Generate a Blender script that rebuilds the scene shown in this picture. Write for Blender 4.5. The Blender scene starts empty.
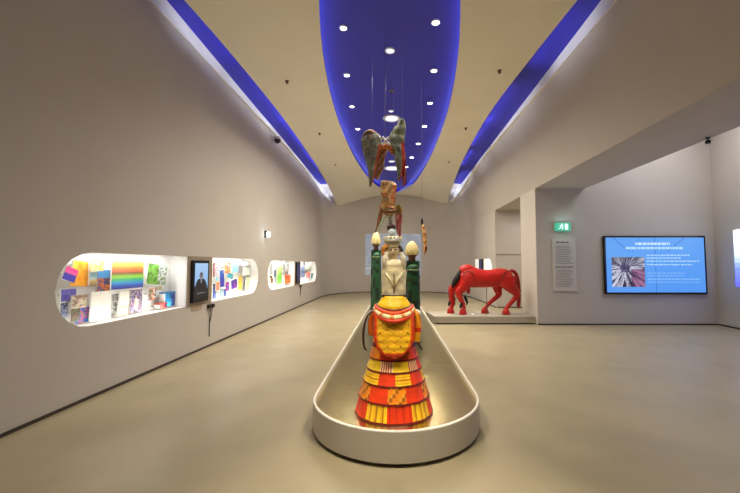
import bpy, bmesh, math, random
from mathutils import Vector, Matrix, noise
from mathutils.geometry import tessellate_polygon
R = math.radians
C = bpy.context.scene.collection
random.seed(7)
F, TILT, EYE = 350.0, math.atan(18.5/350.0), 1.5
CT, ST = math.cos(TILT), math.sin(TILT)

# ---------------------------------------------------------------- measuring helpers (pixel of the photo -> metres)
def _ray(px, py):
    u, v = (px-394)/F, (246.5-py)/F
    return u, CT-v*ST, ST+v*CT
def atY(px, py, Y):
    a, b, c = _ray(px, py); s = Y/b
    return Vector((a*s, Y, EYE+c*s))
def atX(px, py, X):
    a, b, c = _ray(px, py); s = X/a
    return Vector((X, b*s, EYE+c*s))
def atZ(px, py, Z):
    a, b, c = _ray(px, py); s = (Z-EYE)/c
    return Vector((a*s, b*s, Z))

def lin(c):
    def f(x):
        x = max(0.0, min(1.0, x))
        return x/12.92 if x <= .04045 else ((x+.055)/1.055)**2.4
    return tuple(f(x) for x in c[:3])
def rgb(r, g, b): return lin((r/255, g/255, b/255))

# ---------------------------------------------------------------- materials
def mat(name, col=None, rough=.5, metal=0, var=.06, vscale=6, bump=0, bscale=40, emit=0, attr=False, spec=.5, stretch=None, coat=0):
    m = bpy.data.materials.new(name); m.use_nodes = True
    nt = m.node_tree; N = nt.nodes; L = nt.links
    b = N['Principled BSDF']
    b.inputs['Roughness'].default_value = rough; b.inputs['Metallic'].default_value = metal
    b.inputs['Specular IOR Level'].default_value = spec
    b.inputs['Coat Weight'].default_value = coat
    tc = N.new('ShaderNodeTexCoord'); mp = N.new('ShaderNodeMapping')
    L.new(tc.outputs['Object'], mp.inputs[0])
    if stretch: mp.inputs['Scale'].default_value = stretch
    if attr:
        a = N.new('ShaderNodeAttribute'); a.attribute_name = 'Col'; src = a.outputs['Color']
    else:
        c = N.new('ShaderNodeRGB'); c.outputs[0].default_value = (*col, 1); src = c.outputs[0]
    if emit:
        b.inputs['Base Color'].default_value = (.01, .01, .01, 1)
        L.new(src, b.inputs['Emission Color']); b.inputs['Emission Strength'].default_value = emit
        return m
    if var:
        n = N.new('ShaderNodeTexNoise'); n.inputs['Scale'].default_value = vscale; n.inputs['Detail'].default_value = 5
        L.new(mp.outputs[0], n.inputs['Vector'])
        mr = N.new('ShaderNodeMapRange'); mr.inputs[3].default_value = 1-var*1.6; mr.inputs[4].default_value = 1+var*1.6
        mr.inputs[1].default_value = .3; mr.inputs[2].default_value = .7
        L.new(n.outputs[0], mr.inputs[0])
        mx = N.new('ShaderNodeVectorMath'); mx.operation = 'SCALE'
        L.new(src, mx.inputs[0]); L.new(mr.outputs[0], mx.inputs['Scale']); src = mx.outputs[0]
    L.new(src, b.inputs['Base Color'])
    if bump:
        n2 = N.new('ShaderNodeTexNoise'); n2.inputs['Scale'].default_value = bscale; n2.inputs['Detail'].default_value = 4
        L.new(mp.outputs[0], n2.inputs['Vector'])
        bp = N.new('ShaderNodeBump'); bp.inputs['Strength'].default_value = bump; bp.inputs['Distance'].default_value = .01
        L.new(n2.outputs[0], bp.inputs['Height']); L.new(bp.outputs[0], b.inputs['Normal'])
    return m

M = {}
M['wall'] = mat('wall_plaster', rgb(192, 186, 181), .8, var=.015, vscale=1.5)
M['wall_right'] = mat('bay_plaster', rgb(196, 190, 184), .8, var=.015, vscale=1.5)
M['ceil'] = mat('ceiling_plaster', rgb(240, 235, 220), .85, var=.015, vscale=1.2)
M['platform'] = mat('platform_lacquer', rgb(172, 165, 152), .4, var=.02)
M['white'] = mat('white_paint', rgb(238, 238, 238), .6, var=.01)
M['casewhite'] = mat('case_white', rgb(240, 240, 238), .6, var=.01)
M['blue'] = mat('blue_paint', rgb(52, 52, 205), .55, var=.03, vscale=1)
M['side'] = mat('plinth_lacquer', rgb(188, 180, 168), .35, var=.01, vscale=2)
M['rim'] = mat('plinth_rim', rgb(235, 232, 222), .25, var=.01)
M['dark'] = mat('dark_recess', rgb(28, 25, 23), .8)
M['base'] = mat('wall_foot_shade', rgb(58, 48, 42), .7)  # shade of the wall-foot gap put into the colour
M['black'] = mat('black_plastic', rgb(18, 18, 20), .35)
M['gloss'] = mat('black_bezel', rgb(14, 16, 24), .2)
M['steelwire'] = mat('thin_wire', rgb(120, 120, 150), .4, 1)
M['tan'] = mat('tan_panel', rgb(150, 135, 118), .7, var=.02)
M['plate'] = mat('beige_plate', rgb(165, 148, 120), .6)
M['paint'] = mat('painted_cloth', attr=True, rough=.42, var=.10, vscale=14, bump=.25, bscale=30, spec=.5)
M['carve'] = mat('carved_wood', attr=True, rough=.5, var=.16, vscale=22, bump=.5, bscale=45)
M['paper'] = mat('printed_paper', attr=True, rough=.6, var=.05, vscale=30)
M['screen'] = mat('lit_screen', attr=True, emit=1.0)
M['red'] = mat('red_horse_paint', rgb(188, 24, 16), .45, var=.10, vscale=7, bump=.3, bscale=25)
M['darkred'] = mat('dark_red_groove', rgb(110, 12, 12), .6)
M['redtail'] = mat('red_braid', rgb(170, 22, 22), .7, bump=.6, bscale=60)
M['hair'] = mat('black_hair', rgb(16, 12, 12), .75, bump=.9, bscale=90, stretch=(1, 1, .25))
M['lens'] = mat('lamp_lens', rgb(255, 244, 225), emit=9)
M['lensdim'] = mat('lamp_lens_dim', rgb(235, 240, 255), emit=1.4)
M['trimring'] = mat('lamp_ring', rgb(225, 225, 235), .4)
M['exitgreen'] = mat('exit_sign_green', rgb(70, 190, 150), emit=.9)
M['exitwhite'] = mat('exit_sign_white', rgb(225, 255, 245), emit=1.2)
M['lampwhite'] = mat('emergency_lamp', rgb(225, 245, 245), emit=2.2)
M['proj'] = mat('projected_picture', attr=True, emit=.62)
M['bayscreen'] = mat('bay_screen', attr=True, emit=2.2)
M['panelwhite'] = mat('text_panel', rgb(205, 203, 200), .6, var=.01)
M['ink'] = mat('grey_print', rgb(150, 148, 146), .7)
M['inkdark'] = mat('dark_print', rgb(95, 92, 90), .7)
M['steel'] = mat('steel_rod', rgb(150, 140, 130), .35, .8)
M['glassball'] = mat('pale_ball', rgb(200, 215, 225), .12, 0, var=.02, coat=.5)
M['brown'] = mat('brown_neck', rgb(92, 52, 38), .5, var=.15, vscale=20)

# floor: polished screed
def floor_mat():
    m = mat('polished_floor', rgb(164, 153, 126), .33, var=.05, vscale=1.3, spec=.45)
    nt = m.node_tree; N = nt.nodes; L = nt.links; b = N['Principled BSDF']
    tc = N['Texture Coordinate']
    n = N.new('ShaderNodeTexNoise'); n.inputs['Scale'].default_value = 2.2; n.inputs['Detail'].default_value = 8; n.inputs['Roughness'].default_value = .7
    L.new(tc.outputs['Object'], n.inputs['Vector'])
    mr = N.new('ShaderNodeMapRange'); mr.inputs[1].default_value = .3; mr.inputs[2].default_value = .7
    mr.inputs[3].default_value = .30; mr.inputs[4].default_value = .44
    L.new(n.outputs[0], mr.inputs[0]); L.new(mr.outputs[0], b.inputs['Roughness'])
    n2 = N.new('ShaderNodeTexNoise'); n2.inputs['Scale'].default_value = 9; n2.inputs['Detail'].default_value = 6
    L.new(tc.outputs['Object'], n2.inputs['Vector'])
    bp = N.new('ShaderNodeBump'); bp.inputs['Strength'].default_value = .08; bp.inputs['Distance'].default_value = .01
    L.new(n2.outputs[0], bp.inputs['Height']); L.new(bp.outputs[0], b.inputs['Normal'])
    return m
M['floor'] = floor_mat()

def metal_mat():
    m = mat('brushed_metal', rgb(194, 180, 134), .2, 1.0, var=.05, vscale=3, stretch=(1, 30, 1))
    nt = m.node_tree; N = nt.nodes; L = nt.links; b = N['Principled BSDF']
    tc = N['Texture Coordinate']; mp = N.new('ShaderNodeMapping'); mp.inputs['Scale'].default_value = (3, 170, 1)
    L.new(tc.outputs['Object'], mp.inputs[0])
    n = N.new('ShaderNodeTexNoise'); n.inputs['Scale'].default_value = 1; n.inputs['Detail'].default_value = 3
    L.new(mp.outputs[0], n.inputs['Vector'])
    bp = N.new('ShaderNodeBump'); bp.inputs['Strength'].default_value = .7; bp.inputs['Distance'].default_value = .002
    L.new(n.outputs[0], bp.inputs['Height']); L.new(bp.outputs[0], b.inputs['Normal'])
    return m
M['metal'] = metal_mat()

def glass_mat():
    m = bpy.data.materials.new('clear_pane'); m.use_nodes = True
    nt = m.node_tree; nt.nodes.clear()
    o = nt.nodes.new('ShaderNodeOutputMaterial'); t = nt.nodes.new('ShaderNodeBsdfTransparent')
    g = nt.nodes.new('ShaderNodeBsdfGlossy'); g.inputs['Roughness'].default_value = .05
    mx = nt.nodes.new('ShaderNodeMixShader'); mx.inputs[0].default_value = .03
    nt.links.new(t.outputs[0], mx.inputs[1]); nt.links.new(g.outputs[0], mx.inputs[2]); nt.links.new(mx.outputs[0], o.inputs[0])
    return m
M['glass'] = glass_mat()

# ---------------------------------------------------------------- object helpers
BASE = {}
def link(o, parent=None):
    C.objects.link(o)
    if parent is not None: o.parent = parent
    return o
def obj(name, bm, m, parent=None, base=None, smooth=False, mods=None, label=None):
    """bm in world metres -> one mesh object whose origin is its thing's base"""
    base = BASE[parent.name] if parent is not None else Vector(base or (0, 0, 0))
    bmesh.ops.translate(bm, verts=bm.verts, vec=-base)
    me = bpy.data.meshes.new(name); 
    bm.normal_update(); bm.to_mesh(me); bm.free()
    ms = m if isinstance(m, (list, tuple)) else [m]
    for x in ms: me.materials.append(x)
    if smooth:
        for p in me.polygons: p.use_smooth = True
    o = bpy.data.objects.new(name, me); link(o, parent)
    if parent is None: o.location = base
    BASE[o.name] = base
    for k, kw in (mods or []):
        md = o.modifiers.new(k.lower(), k)
        for a, b in kw.items(): setattr(md, a, b)
    if label: o['label'] = label
    return o
def tag(o, label, cat, group=None, kind=None):
    o['label'] = label; o['category'] = cat
    if group: o['group'] = group
    if kind: o['kind'] = kind
    return o
def thing(name, label, cat, loc, group=None):
    o = bpy.data.objects.new(name, None); link(o); o.location = loc; o.empty_display_size = .1
    BASE[o.name] = Vector(loc)
    return tag(o, label, cat, group)
def struct(name, bm, m, **kw):
    o = obj(name, bm, m, **kw); o['kind'] = 'structure'; return o
def dup(root, loc, label, group=None):
    r = root.copy(); C.objects.link(r); r.location = loc; r['label'] = label
    BASE[r.name] = Vector(loc)
    if group: r['group'] = group
    for ch in list(root.children):
        c = ch.copy(); C.objects.link(c); c.parent = r
        for g in ch.children:
            d = g.copy(); C.objects.link(d); d.parent = c
    return r

def NB(): 
    bm = bmesh.new(); return bm
def clay(bm):
    return bm.loops.layers.float_color.get('Col') or bm.loops.layers.float_color.new('Col')
def paintf(bm, faces, col):
    l = clay(bm)
    for f in faces:
        for lp in f.loops: lp[l] = (*col, 1)
def box(bm, x0, x1, y0, y1, z0, z1, col=None, bevel=0):
    vs = [bm.verts.new((x, y, z)) for x in (x0, x1) for y in (y0, y1) for z in (z0, z1)]
    idx = [(0, 1, 3, 2), (4, 6, 7, 5), (0, 4, 5, 1), (2, 3, 7, 6), (0, 2, 6, 4), (1, 5, 7, 3)]
    fs = [bm.faces.new([vs[i] for i in q]) for q in idx]
    if bevel:
        es = list({e for f in fs for e in f.edges})
        r = bmesh.ops.bevel(bm, geom=es, offset=bevel, segments=2, affect='EDGES', profile=.5)
    if col: paintf(bm, fs if not bevel else bm.faces, col)
    return fs
def ring_surface(bm, rings, cap0=True, cap1=True, colf=None, closed=True):
    """rings: list of lists of points; skins between"""
    vr = [[bm.verts.new(p) for p in r] for r in rings]
    n = len(vr[0]); fs = []
    for i in range(len(vr)-1):
        for j in range(n if closed else n-1):
            k = (j+1) % n
            f = bm.faces.new((vr[i][j], vr[i][k], vr[i+1][k], vr[i+1][j])); fs.append(f)
            if colf: paintf(bm, [f], colf(i, j))
    if closed and cap0:
        f = bm.faces.new(list(reversed(vr[0]))); fs.append(f)
        if colf: paintf(bm, [f], colf(0, 0))
    if closed and cap1:
        f = bm.faces.new(vr[-1]); fs.append(f)
        if colf: paintf(bm, [f], colf(len(vr)-2, 0))
    return fs
def lathe(bm, cx, cy, prof, seg=32, colf=None, sx=1, sy=1, cap0=True, cap1=True):
    rings = [[(cx+r*sx*math.cos(2*math.pi*j/seg), cy+r*sy*math.sin(2*math.pi*j/seg), z) for j in range(seg)] for r, z in prof]
    return ring_surface(bm, rings, cap0, cap1, colf)
def tube(bm, pts, rad, seg=10, colf=None, squash=1.0, flatdir=None):
    pts = [Vector(p) for p in pts]; n = len(pts)
    if not isinstance(rad, (list, tuple)): rad = [rad]*n
    rings = []; up = Vector(flatdir) if flatdir else None; pu = None
    for i, p in enumerate(pts):
        t = (pts[min(i+1, n-1)]-pts[max(i-1, 0)]).normalized()
        u = up if up else (pu if pu else (Vector((0, 1, 0)) if abs(t.y) < .9 else Vector((1, 0, 0))))
        a = (u-t*u.dot(t)).normalized(); b = t.cross(a); pu = a
        ra, rb = (rad[i] if isinstance(rad[i], (tuple, list)) else (rad[i]*squash, rad[i]))
        rings.append([p+a*math.cos(2*math.pi*j/seg)*ra+b*math.sin(2*math.pi*j/seg)*rb for j in range(seg)])
    return ring_surface(bm, rings, colf=colf)
def smoothpts(pts, k=4):
    """catmull-rom through points (tuples of any length)"""
    out = []; n = len(pts)
    for i in range(n-1):
        p0, p1, p2, p3 = pts[max(i-1, 0)], pts[i], pts[i+1], pts[min(i+2, n-1)]
        for s in range(k):
            t = s/k
            out.append(tuple(.5*((2*b)+(-a+c)*t+(2*a-5*b+4*c-d)*t*t+(-a+3*b-3*c+d)*t**3) for a, b, c, d in zip(p0, p1, p2, p3)))
    out.append(tuple(pts[-1])); return out
def poly_holes(bm, loops, mapf):
    """flat polygon with holes; loops of 2d points; mapf 2d->3d"""
    l3 = [[Vector((p[0], p[1], 0)) for p in lp] for lp in loops]
    flat = [p for lp in l3 for p in lp]
    vs = [bm.verts.new(mapf(p.x, p.y)) for p in flat]
    for t in tessellate_polygon(l3):
        try: bm.faces.new([vs[i] for i in t])
        except ValueError: pass
def flat_poly(bm, pts3, depth_vec, col=None):
    """solid from outline + thickness vector"""
    a = [bm.verts.new(p) for p in pts3]; d = Vector(depth_vec)
    b = [bm.verts.new(Vector(p)+d) for p in pts3]
    fs = [bm.faces.new(a), bm.faces.new(list(reversed(b)))]
    n = len(a)
    for i in range(n): fs.append(bm.faces.new((a[i], b[i], b[(i+1) % n], a[(i+1) % n])))
    bmesh.ops.recalc_face_normals(bm, faces=fs)
    if col: paintf(bm, fs, col)
    return fs
def picture(bm, origin, U, V, nu, nv, colf):
    """flat picture: grid of cells, colf(u,v) -> linear colour"""
    o = Vector(origin); U = Vector(U); V = Vector(V)
    vs = [[bm.verts.new(o+U*(i/nu)+V*(j/nv)) for i in range(nu+1)] for j in range(nv+1)]
    for j in range(nv):
        for i in range(nu):
            f = bm.faces.new((vs[j][i], vs[j][i+1], vs[j+1][i+1], vs[j+1][i]))
            paintf(bm, [f], colf((i+.5)/nu, (j+.5)/nv))

# ================================================================ THE ROOM
XL, XR, XRT, ZC = -3.42, 3.6, 3.12, 5.2
YB = -3.2
def drop(x, y):
    """the ceiling bows down towards its far side corners"""
    return .60*max(0.0, (y-11.5)/6.7)**2*min(1.0, abs(x)/3.0)**2
def bow(bm):
    for v_ in bm.verts: v_.co.z -= drop(v_.co.x, v_.co.y)
ZS = 3.45                       # soffit of the bulkhead
# floor
bm = NB(); box(bm, -3.6, 8.6, YB-.1, 19.8, -.1, 0); struct('floor', bm, M['floor'])

def pill(y0, y1, z0, z1, round0, round1, n=10):
    r = (z1-z0)/2; zc = (z0+z1)/2; r_ = min(r, (y1-y0)*.8)
    p = []
    if round0:
        for i in range(n+1):
            a = R(-90-180*i/n); p.append((y0+r_+r_*math.cos(a)*1.0, zc+r*math.sin(a)))
    else: p += [(y0, z0), (y0, z1)]
    if round1:
        for i in range(n+1):
            a = R(90-180*i/n); p.append((y1-r_+r_*math.cos(a), zc+r*math.sin(a)))
    else: p += [(y1, z1), (y1, z0)]
    return p
cases = [('A', XL, pill(3.55, 5.79, .816, 1.64, True, False)), ('B', XL, pill(6.60, 8.84, .816, 1.64, False, True)),
         ('C', XL, pill(9.50, 12.05, .80, 1.63, True, False)), ('D', XL, pill(12.78, 15.45, .80, 1.63, False, True)),
         ('E', XR, pill(12.86, 14.0, .85, 1.75, True, False)), ('F', XR, pill(14.75, 15.95, .85, 1.75, False, True))]
# left wall, straight run with four openings, then the curved corner
bm = NB()
poly_holes(bm, [[(YB, 0), (16.3, 0), (16.3, 5.21), (YB, 5.21)]]+[list(reversed(c[2])) for c in cases[:4]], lambda y, z: (XL, y, z))
N_ = 20
NF = 8
def column(bm, x, y, rf, cx, cy, lean=None):
    """one upright line of the curved wall, rolled over into the ceiling with radius rf"""
    d = Vector((cx-x, cy-y, 0)); d.normalize()
    zs = [0, ZS, ZC+.01-rf]
    pts = []
    def lx(z): return 0 if lean is None or z <= ZS else lean*(z-ZS)/(ZC-ZS)
    for z in zs: pts.append((x+lx(z), y, z))
    zt_ = pts[-1][2]-drop(x, y); pts[-1] = (x+lx(zt_), y, zt_)
    for k in range(1, NF+1):
        t = math.pi/2*k/NF
        z = ZC+.01-rf+rf*math.sin(t)-drop(x, y); o = rf*(1-math.cos(t))
        xx, yy_ = x+lx(z)+d.x*o, y+d.y*o
        pts.append((xx, yy_, z+.0005*k+(drop(x, y)-drop(xx, yy_))))
    return [bm.verts.new(p) for p in pts]
def skin_cols(bm, cols):
    for c0, c1 in zip(cols[:-1], cols[1:]):
        for q in range(len(c0)-1): bm.faces.new((c0[q], c1[q], c1[q+1], c0[q+1])).smooth = True
def rfa(sa): return .004+1.15*max(0, (sa-.55)/.45)**1.3
cols = []
for i in range(N_+1):
    a = math.pi/2*i/N_
    cols.append(column(bm, -1.3-2.12*math.cos(a), 16.3+3.1*math.sin(a), rfa(math.sin(a)), -1.3, 13))
skin_cols(bm, cols)
struct('wall_left', bm, M['wall'])
# far wall
bm = NB()
LY = 15.5
cols = [column(bm, x, 19.4, rfa(1), x, 13) for x in (-1.3, 0, 1.6)]
for i in range(1, N_+1):
    a = math.pi/2*(1-i/N_)
    x, y = 1.6+2.0*math.cos(a), LY+3.9*math.sin(a)
    cols.append(column(bm, x, y, rfa(math.sin(a)), 1.6, 13, lean=(XRT-XR)*max(0, math.cos(a))**.8))
skin_cols(bm, cols)
struct('wall_back', bm, M['wall'])
# right wall beyond the bay, with doorway gap and two openings
bm = NB()
poly_holes(bm, [[(12.4, 0), (LY, 0), (LY, ZS), (8.85, ZS), (8.85, 0), (9.9, 0), (9.9, ZS-.02), (12.4, ZS-.02)]][:0] or
           [[(12.4, 0), (16.0, 0), (16.0, ZS), (12.4, ZS)]]+[list(reversed(c[2])) for c in cases[4:]], lambda y, z: (XR, y, z))
struct('wall_right', bm, M['wall'])
# pier between bay and doorway, and the wall carrying the big screen
bm = NB(); box(bm, XR, 8.5, 8.85, 9.9, 0, 5.4)
struct('wall_bay', bm, M['wall_right'])
# leaning upper wall + bulkhead
bm = NB()
ys = [YB, 8.85, 12.4, LY]
for y0, y1 in zip(ys[:-1], ys[1:]):
    vv = [bm.verts.new(p) for p in ((XR, y0, ZS), (XR, y1, ZS), (XRT, y1, 5.21), (XRT, y0, 5.21))]; bm.faces.new(vv)
vv = [bm.verts.new(p) for p in ((XR, YB, ZS), (4.87, YB, ZS), (4.87, 8.85, ZS), (XR, 8.85, ZS))]; bm.faces.new(vv)
vv = [bm.verts.new(p) for p in ((4.87, YB, ZS), (4.87, YB, 5.3), (4.87, 8.85, 5.3), (4.87, 8.85, ZS))]; bm.faces.new(vv)
struct('trim_1', bm, M['wall'])
# doorway lining and the little room behind it
bm = NB()
box(bm, XR+.01, 7.0, 12.4, 12.55, 0, ZS+.3)
box(bm, 6.9, 7.0, 9.9, 12.4, 0, ZS+.3)
box(bm, XR, 7.0, 9.9, 12.55, ZS, ZS+.1)
struct('wall_niche', bm, M['wall_right'])
# fine joint line of the niche wall
bm = NB(); box(bm, XR+.02, 4.9, 12.385, 12.4, 1.86, 1.885); struct('trim_2', bm, M['tan'])
# bay right wall, slightly turned
bm = NB()
p0, p1 = Vector((8.13, 8.86, 0)), Vector((7.2, 2.0, 0))
vv = [bm.verts.new(p) for p in (p0, p1, p1+Vector((0, 0, 5.3)), p0+Vector((0, 0, 5.3)))]; bm.faces.new(vv)
vv = [bm.verts.new(p) for p in (p1, Vector((7.2, YB, 0)), Vector((7.2, YB, 5.3)), p1+Vector((0, 0, 5.3)))]; bm.faces.new(vv)
struct('wall_side', bm, M['wall_right'])
bm = NB(); box(bm, XL, 8.5, YB-.1, YB, 0, 5.4); struct('wall_front', bm, M['wall'])
# bay ceiling
bm = NB(); box(bm, 4.87, 8.5, YB, 8.85, 5.2, 5.3); struct('ceiling_bay', bm, M['wall_right'])

# main ceiling with the three openings
EC = (-.06, 9.2)
def ellpt(t, grow=0):
    sn = math.sin(t); A = (8.5 if sn > 0 else 6.5)+grow
    return (EC[0]+(1.37+grow)*math.cos(t)+.14*max(0, sn)**3, EC[1]+A*sn)
def ellipse_pts(n=72, grow=0):
    return [ellpt(2*math.pi*i/n, grow) for i in range(n)]
slotL_out = [(-3.40, -1), (-3.405, 3), (-3.405, 5.5), (-3.38, 8), (-3.35, 10), (-3.38, 12.5), (-3.40, 15), (-3.34, 16.8), (-3.04, 18.2)]
slotL_in = [(-3.36, -1), (-3.08, 3), (-2.88, 5.5), (-2.80, 8), (-2.81, 10), (-2.87, 12.5), (-2.92, 15), (-2.95, 16.8), (-3.04, 18.2)]
slotR_out = [(3.11, -1), (3.11, 3), (3.105, 5.5), (3.08, 8), (3.06, 10), (3.07, 12.5), (3.08, 15), (3.03, 16.8), (2.80, 18.2)]
slotR_in = [(3.02, -1), (2.72, 3), (2.50, 5.5), (2.34, 8), (2.35, 10), (2.45, 12.5), (2.60, 15), (2.68, 16.8), (2.80, 18.2)]
slot_h = [.3, .3, .25, .16, .10, .08, .18, .34, .02]
def lens(o, i):
    O = smoothpts(o, 4); I = smoothpts(i, 4)
    return O, I
LO, LI = lens(slotL_out, slotL_in); RO, RI = lens(slotR_out, slotR_in)
SH = [h[0] for h in smoothpts([(h,) for h in slot_h], 4)]
bm = NB()
loops = [[(-3.6, YB), (3.2, YB), (3.2, 19.6), (-3.6, 19.6)], list(reversed(ellipse_pts())), LO+list(reversed(LI))[1:-1], RO+list(reversed(RI))[1:-1]]
poly_holes(bm, loops, lambda x, y: (x, y, ZC))
for k in range(24):
    bmesh.ops.bisect_plane(bm, geom=bm.verts[:]+bm.edges[:]+bm.faces[:], plane_co=(0, 11.5+k*.35, 0), plane_no=(0, 1, 0))
for k in range(-10, 11):
    bmesh.ops.bisect_plane(bm, geom=bm.verts[:]+bm.edges[:]+bm.faces[:], plane_co=(k*.33, 0, 0), plane_no=(1, 0, 0))
bow(bm)
struct('ceiling', bm, M['ceil'])
# recess of the ellipse: upright band + blue roof
bm = NB(); ep = ellipse_pts()
ring_surface(bm, [[(x, y, ZC) for x, y in ep], [(x, y, ZC+.04) for x, y in ep]], False, False)
eo = ellipse_pts(grow=.16)
ring_surface(bm, [[(x, y, ZC+.04) for x, y in ep], [(x, y, ZC+.04) for x, y in eo], [(x, y, ZC+.20) for x, y in eo]], False, True)
bmesh.ops.recalc_face_normals(bm, faces=bm.faces)
bow(bm)
struct('trim_3', bm, M['blue'])
# white lip at the far end of the ellipse
bm = NB()
tp = [ellpt(R(a)) for a in range(48, 92, 3)]
for i in range(len(tp)-1):
    w0 = .16*math.sin(math.pi*i/(len(tp)-1)); w1 = .16*math.sin(math.pi*(i+1)/(len(tp)-1))
    q = [(tp[i][0], tp[i][1]-.03, ZC-.002), (tp[i+1][0], tp[i+1][1]-.03, ZC-.002), (tp[i+1][0], tp[i+1][1]+.02, ZC+.005+w1), (tp[i][0], tp[i][1]+.02, ZC+.005+w0)]
    vs = [bm.verts.new(p) for p in q]; bm.faces.new(vs)
bow(bm)
struct('trim_4', bm, M['white'])

def slot(name, O, I, flip):
    bm = NB(); n = len(O)
    A = [bm.verts.new((o[0], o[1], ZC)) for o in O]; B = [bm.verts.new((i[0], i[1], ZC)) for i in I]
    Aw = [bm.verts.new((o[0], o[1], ZC+h+.002)) for o, h in zip(O, SH)]
    Bw = [bm.verts.new((i[0], i[1], ZC+h+.002)) for i, h in zip(I, SH)]
    for k in range(n-1):
        f = bm.faces.new((A[k], A[k+1], Aw[k+1], Aw[k])); f.material_index = 0
        f = bm.faces.new((B[k], Bw[k], Bw[k+1], B[k+1])); f.material_index = 1
        f = bm.faces.new((Aw[k], Aw[k+1], Bw[k+1], Bw[k])); f.material_index = 1 if O[k][1] < 15.6 else 0
    bow(bm)
    return struct(name, bm, [M['white'], M['blue']])
slot('trim_5', LO, LI, 1); slot('trim_6', RO, RI, -1)

# dark strips standing in for the shadow line at the foot of the walls
def shade_strip(name, pts, h=.035):
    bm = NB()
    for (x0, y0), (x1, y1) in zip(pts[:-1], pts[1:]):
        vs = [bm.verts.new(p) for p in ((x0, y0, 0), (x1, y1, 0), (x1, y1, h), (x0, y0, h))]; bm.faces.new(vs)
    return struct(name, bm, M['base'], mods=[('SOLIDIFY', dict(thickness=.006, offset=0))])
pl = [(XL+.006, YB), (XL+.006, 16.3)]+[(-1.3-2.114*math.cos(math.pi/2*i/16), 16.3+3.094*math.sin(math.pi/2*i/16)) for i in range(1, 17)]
shade_strip('shade_strip_left', pl)
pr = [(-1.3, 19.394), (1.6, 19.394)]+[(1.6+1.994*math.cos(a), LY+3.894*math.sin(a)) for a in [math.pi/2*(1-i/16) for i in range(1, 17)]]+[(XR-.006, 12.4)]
shade_strip('shade_strip_back', pr)
shade_strip('shade_strip_right', [(XR+.05, 12.39), (5.5, 12.39)])
shade_strip('shade_strip_bay', [(XR, 8.845), (8.12, 8.845), (7.19, 2.0)])

# ================================================================ DISPLAY CASES
DEEP = .28
case_labels = {'A': 'long lit wall recess with rounded left end, nearest on the left wall',
               'B': 'lit wall recess with rounded right end beside the nearest upright monitor',
               'C': 'small lit wall recess with rounded left end further along the left wall',
               'D': 'farthest lit wall recess on the left wall, rounded right end',
               'E': 'lit white wall recess behind the red horse, right of the dark monitor',
               'F': 'lit white wall recess behind the red horse, left of the dark monitor'}
lights = []
def add_light(kind, loc, power, col=(1, 1, 1), size=.1, rot=(0, 0, 0), size_y=None, angle=None, blend=.8, name='lamp'):
    L = bpy.data.lights.new(name, kind); L.energy = power; L.color = col
    if kind == 'AREA':
        L.shape = 'RECTANGLE'; L.size = size; L.size_y = size_y or size
    else: L.shadow_soft_size = size
    if angle: L.spot_size = R(angle); L.spot_blend = blend
    o = bpy.data.objects.new(name, L); link(o); o.location = loc; o.rotation_euler = rot
    return o
for key, X, pp in cases:
    s = -1 if X < 0 else 1
    yc = sum(p[0] for p in pp)/len(pp)
    y0, y1 = min(p[0] for p in pp), max(p[0] for p in pp); z0, z1 = min(p[1] for p in pp), max(p[1] for p in pp)
    t = thing('display_case', case_labels[key], 'display case', (X, (y0+y1)/2, z0), 'lit display cases set in the walls')
    bm = NB()
    ring_surface(bm, [[(X, y, z) for y, z in pp], [(X+s*DEEP, y, z) for y, z in pp]], False, False)
    obj('case_lining', bm, M['casewhite'], t)
    bm = NB(); flat_poly(bm, [(X+s*DEEP, y, z) for y, z in pp], (s*.02, 0, 0)); obj('back_panel', bm, M['casewhite'], t)
    bm = NB(); flat_poly(bm, [(X-s*.000+s*.012, y, z) for y, z in pp], (s*.004, 0, 0)); obj('glass_pane', bm, M['glass'], t)
    ln = (y1-y0)-.35
    P = 7*ln
    # light strips along the head and foot of the recess
    add_light('AREA', (X+s*.07, (y0+y1)/2, z1-.012), P*.62, (1, .97, .93), .05, (0, R(s*-14), 0), ln, name='case_strip_light')
    add_light('AREA', (X+s*.07, (y0+y1)/2, z0+.012), P*.38, (1, .96, .9), .05, (R(180), R(s*14), 0), ln, name='case_strip_light')

# contents: (px0,py0,px1,py1, tilt_deg, painter, label)
def vgrad(cols):
    cols = [rgb(*c) for c in cols]
    def f(u, v):
        q = (1-v)*(len(cols)-1); i = min(int(q), len(cols)-2); t = q-i
        return tuple(a+(b-a)*t for a, b in zip(cols[i], cols[i+1]))
    return f
def bands(cols):
    cols = [rgb(*c) for c in cols]
    return lambda u, v: cols[min(int((1-v)*len(cols)), len(cols)-1)]
def patch(cols, s, seed):
    cols = [rgb(*c) for c in cols]
    def f(u, v):
        n = noise.noise(Vector((u*s+seed*7.3, v*s*1.2, seed*3.1)))*.5+.5+noise.noise(Vector((u*s*2.3, v*s*2.6, seed*5.7)))*.22
        return cols[max(0, min(len(cols)-1, int((n-.2)/.6*len(cols))))]
    return f
def sheet(bg, ink, rows, seed=1):
    bg = rgb(*bg); ink = rgb(*ink); rnd = random.Random(seed); w = [rnd.uniform(.4, .9) for _ in range(rows+1)]
    def f(u, v):
        r = (1-v)*(rows+1); k = int(r)
        return ink if (.35 < r-k < .65 and .1 < u < .1+w[min(k, rows)]*.85 and 0 < k) else bg
    return f
def framed(inner, c, m=.06):
    c = rgb(*c)
    return lambda u, v: c if (u < m or u > 1-m or v < m or v > 1-m) else inner(u, v)
rainbow = vgrad([(250, 225, 120), (250, 205, 80), (245, 150, 60), (238, 110, 70), (120, 90, 60), (150, 210, 60), (60, 190, 120), (60, 160, 225), (50, 90, 200), (60, 50, 150)])
G1 = 'printed pieces in the nearest left display case'; G2 = 'printed pieces in the second left display case'
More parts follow.
